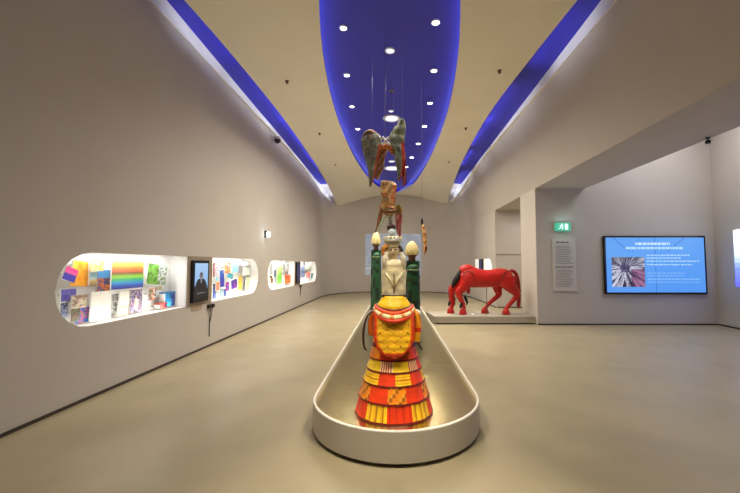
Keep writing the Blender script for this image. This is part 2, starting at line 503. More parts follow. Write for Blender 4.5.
G3 = 'small pieces in the two far left display cases'
items = [
 ('poster', 64, 268, 77, 281, -20, bands([(225, 50, 140), (232, 90, 160), (70, 60, 180), (60, 60, 190)]), 'tilted magenta and blue poster at the rounded end of the nearest case', G1),
 ('poster', 72, 261, 89, 286, -6, patch([(250, 150, 30), (252, 175, 40), (250, 190, 70)], 3, 1), 'bright orange poster at upper left of the nearest case', G1),
 ('poster', 90, 260.5, 104, 271, 0, patch([(250, 205, 130), (245, 180, 90), (250, 225, 180)], 5, 2), 'small pale orange print above the landscape card', G1),
 ('postcard', 89.5, 272, 97, 286, 0, vgrad([(190, 220, 235), (150, 200, 220), (190, 160, 90), (130, 120, 100)]), 'narrow card with pale blue sky left of the blue and orange book', G1),
 ('book', 97.5, 270, 111, 291, 0, lambda u, v: rgb(80, 160, 225) if v > .62 else patch([(200, 90, 50), (230, 130, 50), (120, 80, 90), (60, 90, 160)], 6, 3)(u, v), 'book with blue top and orange picture left of the rainbow poster', G1),
 ('poster', 111.8, 261, 143.5, 288.5, 0, rainbow, 'wide rainbow striped poster in the nearest display case', G1),
 ('folder', 61, 289, 76, 301, 0, patch([(85, 85, 180), (100, 95, 190), (110, 108, 195), (78, 76, 174)], 3, 4), 'violet blue folder under the magenta poster', G1),
 ('book', 60.5, 303, 68, 317, 0, patch([(90, 100, 150), (150, 160, 190), (80, 80, 120)], 4, 5), 'grey blue booklet at the lower rounded end of the nearest case', G1),
 ('photograph', 72, 295, 87, 308, 0, patch([(215, 205, 180), (190, 180, 160), (150, 120, 100)], 4, 6), 'beige photograph above the dark colourful book', G1),
 ('book', 71, 304, 80, 321, 0, patch([(60, 50, 50), (110, 60, 50), (80, 110, 70), (40, 40, 60)], 6, 7), 'dark picture book leaning at the lower left of the nearest case', G1),
 ('book', 76, 307, 91, 325, 0, patch([(40, 80, 170), (30, 110, 190), (200, 40, 90), (50, 150, 110), (60, 50, 140)], 5, 8), 'blue and crimson patterned book at the bottom of the nearest case', G1),
 ('document', 91, 291.5, 111, 320, 0, sheet((240, 238, 230), (205, 200, 190), 12, 3), 'large off white document sheet in the nearest case', G1),
 ('photograph', 112, 294, 119, 301, 0, patch([(90, 90, 90), (170, 170, 168), (60, 60, 60)], 4, 9), 'small grey photograph under the left of the rainbow poster', G1),
 ('photograph', 112.4, 302, 117, 312.5, 0, patch([(70, 75, 80), (140, 140, 135), (190, 190, 185)], 4, 10), 'narrow grey photograph below another grey one', G1),
 ('document', 120, 291.5, 129, 305, 0, sheet((245, 243, 236), (205, 200, 190), 8, 5), 'small white letter sheet under the rainbow poster', G1),
 ('document', 118, 306, 128, 316, 0, patch([(205, 195, 155), (215, 205, 170)], 3, 11), 'square beige paper at the foot of the nearest case', G1),
 ('poster', 130, 289.5, 142, 313, 0, lambda u, v: patch([(245, 225, 205), (225, 170, 160)], 5, 13)(u, v) if abs(u-.52)*1.5+abs(v-.4) < .34 else patch([(70, 70, 130), (120, 110, 160), (190, 180, 200), (60, 60, 90), (160, 120, 120)], 9, 12)(u, v), 'purple collage poster with a pale face under the rainbow poster', G1),
 ('poster', 147.5, 264.5, 166.5, 284.5, -7, lambda u, v: patch([(90, 160, 40), (120, 185, 60), (70, 130, 40)], 4, 14)(u, v) if u < .55 else patch([(150, 170, 150), (210, 215, 220), (120, 150, 110)], 5, 15)(u, v), 'tilted green and white poster right of the rainbow poster', G1),
 ('postcard', 148.5, 288, 156, 300, 0, patch([(220, 130, 50), (230, 225, 220), (60, 80, 130), (170, 70, 40), (110, 140, 60)], 5, 16), 'small picture card with orange figures below the green poster', G1),
 ('label_card', 157, 286, 162, 290, 0, patch([(200, 185, 150), (190, 175, 140)], 3, 17), 'tiny beige label card below the green poster', G1),
 ('box', 165, 292, 175, 306, 0, lambda u, v: patch([(30, 130, 200), (40, 160, 215), (30, 90, 160)], 4, 18)(u, v) if u < .62 else rgb(40, 70, 150), 'blue box near the right end of the nearest case', G1),
 ('box', 160, 303, 167, 308, 0, patch([(200, 50, 70), (220, 80, 60)], 3, 19), 'small low red box left of the blue box', G1),
 ('book', 176, 293, 179.5, 305.5, 0, vgrad([(250, 190, 130), (240, 150, 70)]), 'thin orange book right of the blue box', G1),
 ('poster', 213, 263, 214.8, 277, 0, patch([(110, 50, 70), (180, 120, 130)], 3, 20), 'slim maroon print at the left edge of the second case', G2),
 ('poster', 215.2, 266, 219, 281, 0, patch([(140, 205, 225), (200, 230, 235), (225, 150, 170)], 3, 21), 'pale turquoise print beside the maroon strip', G2),
 ('book', 212.8, 284, 216, 298, 0, vgrad([(60, 60, 120), (60, 90, 160)]), 'dark blue book at the lower left of the second case', G2),
 ('postcard', 216.4, 282, 219.4, 290.5, 0, vgrad([(245, 160, 90), (240, 120, 100)]), 'small orange card beside the dark blue book', G2),
 ('poster', 220, 270, 224.2, 287, 6, vgrad([(60, 110, 200), (40, 60, 180), (60, 50, 160)]), 'deep blue tilted print in the second case', G2),
 ('postcard', 218, 260.5, 223, 265, 0, patch([(150, 190, 225), (180, 210, 235)], 3, 22), 'light blue card at the top left of the second case', G2),
 ('poster', 224.6, 262, 230.3, 273, 0, patch([(240, 130, 70), (245, 190, 120), (225, 90, 70), (250, 225, 190)], 4, 23), 'orange splashed print in the second case', G2),
 ('poster', 232.5, 262, 238.3, 272.5, 8, patch([(130, 205, 235), (160, 215, 240), (100, 180, 225)], 3, 24), 'light blue print right of the orange splashed print', G2),
 ('poster', 227.5, 273.5, 233, 278.5, -10, patch([(50, 160, 190), (80, 190, 210)], 3, 25), 'teal print in the middle of the second case', G2),
 ('poster', 231.3, 279.5, 237, 288.5, 8, patch([(60, 40, 150), (90, 50, 180), (170, 60, 150)], 4, 26), 'violet round edged print in the second case', G2),
 ('book', 225.6, 282, 229.2, 291, 0, patch([(200, 40, 110), (170, 60, 150), (60, 60, 170)], 4, 27), 'magenta book in the second case', G2),
 ('book', 238.3, 276, 242, 290, 0, vgrad([(200, 160, 60), (245, 190, 60), (240, 170, 70)]), 'upright yellow book in the second case', G2),
 ('book', 219.8, 288.5, 222.8, 296.5, 0, patch([(90, 130, 140), (150, 180, 170)], 3, 28), 'grey green booklet at the foot of the second case', G2),
 ('book', 223.4, 289, 226.4, 296, 0, patch([(40, 80, 160), (50, 60, 130)], 3, 29), 'small blue book at the foot of the second case', G2),
 ('document', 246, 277, 254, 290, 0, patch([(205, 220, 180), (220, 228, 200)], 3, 30), 'pale green sheet near the rounded end of the second case', G2),
 ('document', 241.5, 262, 251, 265.5, 0, sheet((240, 232, 235), (225, 185, 205), 2, 5), 'pale sheet with pink print at the top of the second case', G2),
 ('document', 243, 267, 250, 275, 0, sheet((225, 238, 225), (205, 222, 210), 4, 6), 'pale mint sheet above the pale green sheet', G2),
 ('poster', 272.6, 263, 276, 272, 0, patch([(190, 210, 225), (225, 235, 240)], 3, 31), 'pale blue print at the left of the third case', G3),
 ('book', 274, 270, 276, 277, 0, patch([(80, 110, 140), (110, 140, 160)], 3, 32), 'grey blue booklet in the third case', G3),
 ('figurine', 270.6, 278, 273.2, 283, 0, patch([(120, 80, 40), (160, 120, 80)], 3, 33), 'small brown piece at the lower left of the third case', G3),
 ('poster', 277, 264, 282, 284, 0, vgrad([(225, 240, 200), (190, 225, 130), (110, 190, 60), (130, 200, 90)]), 'tall green poster in the third case', G3),
 ('photograph', 282.8, 261.5, 284.7, 270, 0, patch([(120, 125, 130), (180, 185, 190)], 3, 34), 'narrow grey photograph in the third case', G3),
 ('photograph', 286, 263, 288.6, 271, 0, patch([(200, 200, 200), (150, 140, 135)], 3, 35), 'light grey photograph in the third case', G3),
 ('bag', 284.6, 275, 291.2, 283.5, 0, patch([(235, 90, 30), (240, 120, 50), (220, 80, 30)], 3, 36), 'bright orange bag in the third case', G3),
 ('poster', 301, 266, 304.6, 277.5, 0, patch([(110, 130, 190), (150, 165, 210)], 3, 37), 'slate blue print at the left of the farthest case', G3),
 ('poster', 305.5, 262, 311, 270, 0, patch([(190, 205, 170), (150, 160, 150), (225, 225, 210)], 3, 38), 'sage green print at the top of the farthest case', G3),
 ('book', 306, 272, 310, 278, 0, patch([(220, 110, 120), (235, 150, 150)], 3, 39), 'pink booklet in the farthest case', G3),
 ('book', 310.8, 273, 314.2, 278.5, 0, patch([(70, 140, 150), (100, 160, 170)], 3, 40), 'teal booklet at the right of the farthest case', G3),
]
rank = 0
for nm, a, b, c, d, tilt, cf, lab, grp in items:
    rank += 1
    xp = XL-.14-(rank % 3)*.028
    dep = .02 if nm not in ('box', 'bag', 'figurine') else .09
    if dep > .05: xp = XL-.13
    xp0 = atX(a, (b+d)/2, xp); xp1 = atX(c, (b+d)/2, xp); tc = atX((a+c)/2, b, xp); bc = atX((a+c)/2, d, xp)
    y0, y1, z0, z1 = xp0.y, xp1.y, bc.z, tc.z
    inA = a < 185
    lo, hi = .83, 1.625
    z0 = max(z0, lo); z1 = min(z1, hi)
    bm = NB()
    nx, ny = max(3, min(26, int((c-a)*1.2)+2)), max(4, min(26, int((d-b)*1.2)+2))
    picture(bm, (xp, y0, z0), (0, y1-y0, 0), (0, 0, z1-z0), nx, ny, cf)
    fs = box(bm, xp-dep, xp-.0008, y0, y1, z0, z1); paintf(bm, fs, rgb(225, 222, 215))
    if dep > .05:   # handle / rim so that a box reads as one
        yc = (y0+y1)/2
        if nm == 'bag':
            hp = [(xp-.04, yc+.09*math.cos(t), z1+.11*math.sin(t)) for t in [math.pi*i/8 for i in range(9)]]
            paintf(bm, tube(bm, hp, .012, 6), rgb(120, 60, 30))
        elif nm == 'box':
            paintf(bm, box(bm, xp-dep-.004, xp+.004, y0-.004, y1+.004, z1-.02, z1+.004), rgb(70, 120, 175) if a > 162 else rgb(170, 60, 60))
        else:
            paintf(bm, lathe(bm, xp-.03, yc, [(.02, z1-.01), (.04, z1+.02), (.035, z1+.05), (.01, z1+.07)], 10), rgb(110, 75, 40))
    if tilt:
        cen = Vector((xp, (y0+y1)/2, (z0+z1)/2))
        bmesh.ops.rotate(bm, verts=bm.verts, cent=cen, matrix=Matrix.Rotation(R(tilt), 3, 'X'))
    # slim stand-off pin carries the piece on the back panel
    yc, zc = (y0+y1)/2, (z0+z1)/2
    q = min(.012, (y1-y0)*.3)
    paintf(bm, box(bm, XL-DEEP, xp-dep, yc-q, yc+q, zc-.012, zc+.012), rgb(200, 200, 200))
    o = obj(nm, bm, M['paper'], base=(xp-dep, yc, z0)); tag(o, lab, nm.replace('_', ' '), grp)

# monitors between the recesses
def portrait(u, v):
    x, y = (u-.5)*1.0, v
    suit = rgb(22, 22, 30); skin = rgb(120, 105, 100); bg = (lambda t: tuple(a+(b-a)*t for a, b in zip(rgb(110, 165, 225), rgb(170, 205, 240))))(v)
    if y < .13: return rgb(20, 18, 24)
    if .15 < y < .19 and abs(x) < .33 and int(u*22) % 4: return rgb(150, 130, 150)
    if y < .24: return rgb(26, 22, 30)
    if (x+.02)**2/.13**2+(y-.66)**2/.085**2 < 1: return skin if y < .69 else rgb(60, 55, 60)
    if y < .56 and abs(x+.02) < .14+.30*math.sqrt(max(0, (.58-y)/.2)): 
        return rgb(200, 200, 205) if abs(x+.02) < .03 and y > .45 else suit
    return bg
def darkscreen(u, v):
    return rgb(70, 65, 120) if (.2 < u < .8 and .1 < v < .9 and int(v*14) % 2 == 0) else rgb(38, 36, 72)
def monitor(X, y0, y1, z0, z1, py0, py1, pz0, pz1, cf, lab, plabel, plate=True):
    s = 1 if X < 0 else -1
    t = thing('wall_monitor', lab, 'monitor', (X, (y0+y1)/2, z0), 'upright monitors between the display cases')
    bm = NB(); box(bm, min(X, X+s*.012), max(X, X+s*.012), py0, py1, pz0, pz1); obj('mounting_panel', bm, M['tan'], t)
    bm = NB(); box(bm, min(X+s*.012, X+s*.06), max(X+s*.012, X+s*.06), y0, y1, z0, z1, bevel=.006); hs = obj('housing', bm, M['gloss'], t)
    m = (y1-y0)*.09
    bm = NB(); picture(bm, (X+s*.0615, y0+m if s > 0 else y1-m, z0+.05), (0, (y1-y0-2*m)*s, 0), (0, 0, z1-z0-.1), 24, 44, cf)
    obj('screen', bm, M['screen'], hs)
    if plate:
        bm = NB(); yc = (y0+y1)/2
        box(bm, min(X, X+s*.01), max(X, X+s*.01), yc-.17, yc+.13, pz0-.085, pz0-.01); obj('label_plate', bm, M['plate'], t)
    return t
monitor(XL, 5.88, 6.38, .86, 1.58, 5.81, 6.57, .80, 1.65, portrait, 'black upright monitor showing a man in a dark suit against light blue', '')
monitor(XL, 12.13, 12.62, .86, 1.60, 12.07, 12.76, .80, 1.63, darkscreen, 'dark upright monitor between the two far left recesses', '', False)
monitor(XR, 14.12, 14.64, .88, 1.74, 14.02, 14.73, .86, 1.75, darkscreen, 'dark upright monitor between the lit recesses behind the red horse', '', False)
# power plugs with hanging leads below the monitors
for (px, py, pyb, lab) in ((211.3, 306, 336, 'black double plug with thin lead hanging under the nearest left monitor'), (300.8, 286, 297, 'small black plug with thin lead under the far left monitor')):
    a = atX(px, py, XL+.03); b = atX(px, pyb, XL+.03)
    t = thing('power_plug', lab, 'plug', (XL, a.y, a.z-.1), 'power plugs on the left wall')
    bm = NB(); box(bm, XL, XL+.045, a.y-.10, a.y+.0, a.z-.035, a.z+.035, bevel=.006); box(bm, XL, XL+.05, a.y+.01, a.y+.10, a.z-.035, a.z+.035, bevel=.006); obj('plug_body', bm, M['black'], t)
    bm = NB()
    tube(bm, smoothpts([(XL+.03, a.y-.03, a.z-.03), (XL+.02, a.y-.02, a.z-.2), (XL+.012, a.y-.01, (a.z+b.z)/2), (XL+.012, a.y-.01, b.z)], 4), .007, 6)
    tube(bm, smoothpts([(XL+.03, a.y+.04, a.z-.03), (XL+.02, a.y+.02, a.z-.2), (XL+.012, a.y+.005, a.z-.3)], 4), .006, 6)
    obj('lead', bm, M['black'], t)

# small emergency lamp on the left wall
p = atX(265, 234.5, XL)
t = thing('emergency_lamp', 'small glowing white emergency lamp high on the left wall', 'lamp', p)
bm = NB(); box(bm, XL, XL+.03, p.y-.05, p.y+.05, p.z-.08, p.z+.10, bevel=.005); obj('wall_bracket', bm, M['dark'], t)
bm = NB(); lathe(bm, XL+.09, p.y, [(.03, p.z-.075), (.05, p.z-.06), (.055, p.z-.02), (.055, p.z+.02), (.05, p.z+.06), (.03, p.z+.075)], 16); obj('lit_housing', bm, M['lampwhite'], t, smooth=True)
add_light('POINT', (XL+.22, p.y-.1, p.z), 1.6, (.8, 1, .97), .04, name='emergency_glow')

# dome security camera
p = atX(276, 139, XL+.12)
t = thing('security_camera', 'black dome security camera on a pale bracket high on the left wall', 'camera', (XL, p.y, p.z-.15))
z = min(p.z, 5.06)
bm = NB(); box(bm, XL, XL+.02, p.y-.09, p.y+.09, z-.05, z+.09, bevel=.005); box(bm, XL+.02, XL+.16, p.y-.03, p.y+.03, z+.02, z+.06, bevel=.006); obj('bracket', bm, M['wall'], t)
bm = NB(); lathe(bm, XL+.16, p.y, [(.03, z+.06), (.09, z+.05), (.095, z-.02)], 20); obj('housing', bm, M['wall'], t, smooth=True)
bm = NB(); lathe(bm, XL+.16, p.y, [(.092, z-.02), (.09, z-.06), (.065, z-.10), (.03, z-.12), (.005, z-.125)], 20); obj('dome', bm, M['black'], t, smooth=True)

# far wall projection and loudspeaker roundels
a = atY(363, 234, 19.38); b = atY(421, 275, 19.38)
bm = NB()
def projf(u, v):
    base = patch([(168, 172, 184), (176, 180, 192), (184, 188, 200), (172, 176, 188)], 4, 50)(u, v)
    if v < .3 and u < .3: base = patch([(190, 195, 200), (160, 175, 180), (205, 205, 205)], 8, 51)(u, v)
    return base
picture(bm, (a.x, 19.37, b.z), (b.x-a.x, 0, 0), (0, 0, a.z-b.z), 40, 30, projf)
paintf(bm, box(bm, a.x, b.x, 19.372, 19.4, b.z, a.z), rgb(200, 200, 200))
o = obj('projection_screen', bm, M['proj'], base=((a.x+b.x)/2, 19.4, b.z)); tag(o, 'pale blue grey projected picture on the far wall behind the figures', 'screen')
for px, py, lab in ((352.5, 230, 'small round loudspeaker on the far wall left of the projection'), (432, 228, 'small round loudspeaker on the far wall right of the projection')):
    p = atY(px, py, 19.3 if px < 400 else 19.2)
    yy = 19.38 if px < 400 else 19.36
    t = thing('wall_speaker', lab, 'speaker', (p.x, yy, p.z), 'round loudspeakers on the far wall')
    bm = NB(); lathe(bm, 0, 0, [(.15, 0), (.15, .03), (.12, .04)], 20); bmesh.ops.rotate(bm, verts=bm.verts, matrix=Matrix.Rotation(R(90), 3, 'X')); bmesh.ops.translate(bm, verts=bm.verts, vec=(p.x, yy, p.z)); obj('rim', bm, M['tan'], t)
    bm = NB(); lathe(bm, 0, 0, [(.11, .04), (.10, .045), (.02, .05)], 20); bmesh.ops.rotate(bm, verts=bm.verts, matrix=Matrix.Rotation(R(90), 3, 'X')); bmesh.ops.translate(bm, verts=bm.verts, vec=(p.x, yy, p.z)); obj('grille', bm, M['plate'], t)

# ================================================================ BAY: screen, panel, exit sign
YW = 8.85
a = atY(602, 236, YW); b = atY(705.5, 294, YW)
x0, x1, z0, z1 = a.x, b.x, b.z, a.z
t = thing('video_wall', 'large wide video wall with blue page of text and a round dome picture', 'screen', ((x0+x1)/2, YW, z0))
bm = NB(); box(bm, x0, x1, YW-.07, YW, z0, z1, bevel=.008); obj('bezel', bm, M['gloss'], t)
rnd = random.Random(5)
def words(y, u0, u1, h, c, seed):
    r = random.Random(seed); out = []; u = u0
    while u < u1:
        w = r.uniform(.012, .05); out.append((u, min(u+w, u1), y-h/2, y+h/2, c)); u += w+.007
    return out
WD = []
WD += words(.885, .30, .66, .045, rgb(205, 232, 255), 1)+words(.81, .20, .79, .042, rgb(180, 222, 255), 2)
for k, (yy, u1) in enumerate([(.675, .85), (.625, .76), (.565, .95), (.505, .87)]): WD += words(yy, .41, u1, .022, rgb(175, 218, 255), 10+k)
for k, (yy, u1) in enumerate([(.35, .80), (.30, .78), (.24, .94), (.185, .93)]): WD += words(yy, .41, u1, .018, rgb(140, 192, 250), 20+k)
def tvf(u, v):
    if .055 < u < .39 and .10 < v < .64:
        x = (u-.19)/.167; y = (v-.45)/.27; r = math.hypot(x, y*.95); an = math.atan2(y, x)
        if r < .30+.06*noise.noise(Vector((x*6, y*6, 2))): return patch([(50, 45, 75), (110, 100, 140), (30, 28, 50)], 30, 60)(u, v)
        s = .42+noise.noise(Vector((math.cos(an)*9, math.sin(an)*9, r*1.2)))*1.3+noise.noise(Vector((u*60, v*40, 3)))*.5
        if y > .2: s *= .55
        c0, c1 = ((45, 35, 55), (205, 205, 228)) if x < .35 or y > -.1 else ((62, 32, 66), (160, 110, 145))
        s = max(0, min(1, s)); return tuple(p+(q-p)*s for p, q in zip(rgb(*c0), rgb(*c1)))
    for (a0, a1, b0, b1, c) in WD:
        if a0 < u < a1 and b0 < v < b1: return c
    if abs(u-.5) < .0022 or abs(v-.5) < .003: return rgb(58, 120, 205)
    base = rgb(84, 152, 240)
    t_ = v*.5+.25*noise.noise(Vector((u*2, v*2, 0)))
    c = tuple(p+(q-p)*max(0, t_) for p, q in zip(base, rgb(108, 172, 244)))
    for (m_, q_) in ((-1.6, 1.12), (1.4, -.13), (3.5, -.2)):
        if v > .74 and abs(v-(m_*u+q_)) < .012: c = rgb(70, 128, 215)
    return c
bm = NB(); picture(bm, (x0+.045, YW-.0715, z0+.045), (x1-x0-.09, 0, 0), (0, 0, z1-z0-.09), 260, 140, tvf)
obj('screen', bm, M['screen'], t)

a = atY(552, 239, YW); b = atY(576.5, 291, YW)
t = thing('text_panel', 'pale upright text panel under the green exit sign', 'sign', ((a.x+b.x)/2, YW, b.z))
bm = NB(); box(bm, a.x, b.x, YW-.03, YW-.001, b.z, a.z, bevel=.003); board = obj('board', bm, M['panelwhite'], t)
bm = NB(); rr = random.Random(3); W = b.x-a.x; Hh = a.z-b.z
def line(bm, u0, u1, v, h): box(bm, a.x+u0*W, a.x+u1*W, YW-.0325, YW-.0295, b.z+(v-h/2)*Hh, b.z+(v+h/2)*Hh)
for k in range(11): line(bm, .12, rr.uniform(.68, .88), .86-k*.033, .011)
for k in range(11): line(bm, .12, rr.uniform(.68, .88), .40-k*.031, .011)
obj('small_print', bm, M['ink'], board)
bm = NB()
for u0, u1 in ((.14, .30), (.33, .52), (.55, .68)): line(bm, u0, u1, .935, .022)
obj('heading', bm, M['inkdark'], board); bm = NB()
for u0, u1 in ((.08, .34), (.37, .56), (.59, .86)): line(bm, u0, u1, .46, .018)
obj('heading', bm, M['inkdark'], board)

a = atY(554.5, 223, YW); b = atY(569.5, 231, YW)
t = thing('exit_sign', 'glowing green exit sign with white running figure above the text panel', 'exit sign', ((a.x+b.x)/2, YW, b.z))
bm = NB(); box(bm, a.x, b.x, YW-.07, YW, b.z, a.z, bevel=.006); lb = obj('lit_box', bm, M['exitgreen'], t)
bm = NB(); cx, cz = a.x*.62+b.x*.38, (a.z+b.z)/2; yy = YW-.0745
def seg_(bm, x0, z0, x1, z1, w):
    d = Vector((x1-x0, 0, z1-z0)); n = Vector((-d.z, 0, d.x)).normalized()*w
    P0, P1 = Vector((x0, yy, z0)), Vector((x1, yy, z1))
    flat_poly(bm, [P0+n, P1+n, P1-n, P0-n], (0, .004, 0))
flat_poly(bm, [(cx+.015+.016*math.cos(R(q)), yy, cz+.065+.016*math.sin(R(q))) for q in range(0, 360, 36)], (0, .004, 0))
seg_(bm, cx+.005, cz+.045, cx-.015, cz-.01, .014); seg_(bm, cx, cz+.035, cx+.045, cz+.015, .007); seg_(bm, cx, cz+.035, cx-.045, cz+.02, .007)
seg_(bm, cx-.012, cz-.01, cx+.03, cz-.03, .009); seg_(bm, cx+.03, cz-.03, cx+.02, cz-.075, .008); seg_(bm, cx-.015, cz-.01, cx-.04, cz-.045, .009); seg_(bm, cx-.04, cz-.045, cx-.08, cz-.05, .007)
box(bm, cx+.085, cx+.165, yy, yy+.004, cz-.075, cz+.075)
obj('pictogram', bm, M['exitwhite'], lb)
add_light('POINT', ((a.x+b.x)/2, YW-.14, cz+.02), 1.8, (.5, 1, .9), .05, name='exit_glow')

# side screen on the bay wall
dirw = (p1-p0).normalized(); nrm = Vector((-1, 0, 0))
s0 = p0+dirw*.62; s1 = p0+dirw*4.4
bm = NB()
def bayf(u, v):
    return vgrad([(235, 240, 250), (200, 220, 250), (100, 120, 240), (80, 80, 235)])(u, v) if u > .02 else rgb(235, 240, 250)
off = Vector((-.03, 0, 0))
U = s1-s0
picture(bm, s0+off+Vector((0, 0, 1.0)), U, (0, 0, 1.32), 20, 12, bayf)
o = obj('wall_screen', bm, M['bayscreen'], base=s0+off+Vector((0, 0, 1.0)), mods=[('SOLIDIFY', dict(thickness=.025, offset=-1))]); tag(o, 'bright white and blue screen on the side wall at the right edge', 'screen')

# spotlight under the bulkhead edge
p = atX(708, 143, 4.8); p.z = ZS
t = thing('ceiling_spotlight', 'small black spotlight under the slanting edge at upper right', 'spotlight', p)
bm = NB(); lathe(bm, p.x, p.y, [(.03, ZS), (.03, ZS-.02), (.012, ZS-.022), (.012, ZS-.05)], 14); obj('mount', bm, M['black'], t)
bm = NB(); lathe(bm, p.x, p.y, [(.02, ZS-.045), (.035, ZS-.05), (.035, ZS-.09), (.03, ZS-.095)], 16); obj('head', bm, M['black'], t)

# ================================================================ CEILING LAMPS
ZR = ZC+.20
def downlight(px, py, r, lab, first=[None], big=False):
    p = atZ(px, py, ZR)
    t = thing('ceiling_lamp', lab, 'ceiling lamp', (p.x, p.y, ZR), 'downlights in the blue ceiling oval')
    bm = NB(); lathe(bm, p.x, p.y, [(r*1.35, ZR), (r*1.35, ZR-.02), (r*1.05, ZR-.024), (r, ZR-.012)], 20); obj('ring', bm, M['trimring'], t)
    bm = NB(); lathe(bm, p.x, p.y, [(r, ZR-.004), (r, ZR-.018), (r*.7, ZR-.02)], 20); obj('lens', bm, M['lens'] if not big else M['lensdim'], t)
    return p
DL = [(343.4, 27.2, .05, 'left lamp nearest the camera in the blue oval'), (435.7, 21.7, .055, 'right lamp nearest the camera in the blue oval'),
      (346.8, 74.5, .05, 'second lamp from the front along the left of the blue oval'), (434, 70, .055, 'second lamp from the front along the right of the blue oval'),
      (352, 106, .05, 'third lamp along the left of the blue oval'), (430, 102.5, .055, 'third lamp along the right of the blue oval'),
      (357.8, 128.5, .055, 'fourth and last lamp along the left of the blue oval'), (424.5, 125.8, .06, 'fourth lamp along the right of the blue oval'),
      (418.2, 143.3, .065, 'fifth lamp along the right of the blue oval'), (411.8, 157, .07, 'sixth lamp along the right of the blue oval'),
      (406, 166.6, .08, 'farthest lamp along the right of the blue oval')]
spots = []
for q in DL: spots.append(downlight(*q))
for px, py, r, lab in ((390, 50, .07, 'large round lamp at the middle line near the front of the blue oval'), (391.5, 118, .17, 'widest round lamp above the winged figure'), (391, 110.6, .05, 'small lamp just before the widest round lamp'),
                       (391.8, 161, .10, 'small lamp glimpsed between the wings'), (392.3, 168, .26, 'far round lamp glimpsed under the wings')):
    downlight(px, py, r, lab, big=True)
t_ = atZ(391.5, 90.6, ZR)
t = thing('ceiling_sensor', 'dull grey round sensor on the middle line of the blue oval', 'sensor', (t_.x, t_.y, ZR))
bm = NB(); lathe(bm, t_.x, t_.y, [(.05, ZR), (.05, ZR-.02), (.03, ZR-.03)], 16); obj('cover', bm, M['tan'], t)
bm = NB(); lathe(bm, t_.x, t_.y, [(.02, ZR-.03), (.015, ZR-.045)], 12); obj('eye', bm, M['black'], t)

# sprinklers on the tan ceiling
SPK = [(287, 81, 'left of the oval, nearest'), (319.6, 133.3, 'left of the oval, middle'), (335.5, 164, 'left of the oval, farthest'),
       (499.5, 70.5, 'right of the oval, nearest'), (465.8, 128, 'right of the oval, second'), (449, 161.5, 'right of the oval, third'), (439, 186, 'right of the oval, farthest')]
for px, py, w in SPK:
    p = atZ(px, py, ZC)
    t = thing('sprinkler_head', 'tiny dark sprinkler head on the tan ceiling '+w, 'sprinkler', p, 'sprinkler heads on the tan ceiling')
    bm = NB(); lathe(bm, p.x, p.y, [(.04, ZC), (.035, ZC-.01), (.012, ZC-.012), (.012, ZC-.04)], 12); obj('stem', bm, M['brown'], t)
    bm = NB(); lathe(bm, p.x, p.y, [(.012, ZC-.04), (.03, ZC-.042), (.03, ZC-.048)], 12); obj('deflector', bm, M['brown'], t)

# ================================================================ PLINTH
PY0, PY1, PR, PX = 3.44, 11.0, .78, .02
def stadium(r, n=28):
    p = []
    for i in range(n+1):
        a = math.pi+math.pi*i/n; p.append((PX+r*math.cos(a), PY0+r*math.sin(a)))
    for i in range(n+1):
        a = math.pi*i/n; p.append((PX+r*math.cos(a), PY1+r*math.sin(a)))
    return p
t = thing('display_plinth', 'long low round-ended platform with brushed metal top and pale raised rim', 'platform', (PX, (PY0+PY1)/2, 0))
def lvl(r, z): return [(x, y, z) for x, y in stadium(r)]
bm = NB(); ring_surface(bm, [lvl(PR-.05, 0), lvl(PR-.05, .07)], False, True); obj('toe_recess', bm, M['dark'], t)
bm = NB(); ring_surface(bm, [lvl(PR-.04, .034), lvl(PR, .034), lvl(PR, .262)], False, False); obj('side_band', bm, M['side'], t, smooth=True, mods=[('EDGE_SPLIT', dict(split_angle=R(40)))])
bm = NB(); ring_surface(bm, [lvl(PR, .262), lvl(PR-.004, .27), lvl(PR-.022, .27), lvl(PR-.026, .262), lvl(PR-.026, .205)], False, False); obj('rim', bm, M['rim'], t)
bm = NB(); ring_surface(bm, [lvl(PR-.026, .20), lvl(PR-.026, .22)], False, True); obj('metal_top', bm, M['metal'], t)
for yy in (4.55, 6.4, 8.3, 10.1):
    bm = NB(); box(bm, PX-PR+.03, PX+PR-.03, yy-.002, yy+.002, .2195, .2206); obj('plate_joint', bm, M['steel'], t)
TOP = .221

# ================================================================ MAIN FIGURE
Y0f = 3.17; X0f = 0.0
RED, RED2, ORA, YEL, YEL2, DRED, CRE = rgb(238, 66, 26), rgb(214, 48, 22), rgb(244, 140, 28), rgb(255, 212, 40), rgb(246, 182, 30), rgb(110, 28, 14), rgb(245, 230, 180)
fig = thing('carved_figure', 'tall figure in red and yellow patchwork gown at the front of the platform', 'statue', (X0f, Y0f, TOP))
zb = [TOP, .366, .500, .605, .695, .80, 1.12]
rb = [.335, .305, .268, .236, .212, .192, .150]
SEG = 144
def ang(j):  # degrees from the front centre, + to the right
    d = j/SEG*360
    return (d+90+2.5+180) % 360-180
layout = [
 [(-95, 'R'), (-43, 'Y|'), (-9, 'R|'), (28, 'Y|'), (63, 'R')],
 [(-95, 'O#'), (-44, 'R'), (-9, 'O#'), (22, 'R'), (58, 'O#')],
 [(-95, 'Y='), (-29, 'R'), (3, 'Y='), (35, 'R'), (70, 'Y=')],
 [(-95, 'Y'), (-29, 'W|'), (-2, 'Y'), (35, 'W|'), (58, 'R')],
 [(-95, 'O'), (-33, 'R'), (3, 'D'), (41, 'R'), (75, 'O')],
 [(-95, 'O'), (-50, 'R'), (-20, 'Y'), (20, 'R'), (50, 'O')]]
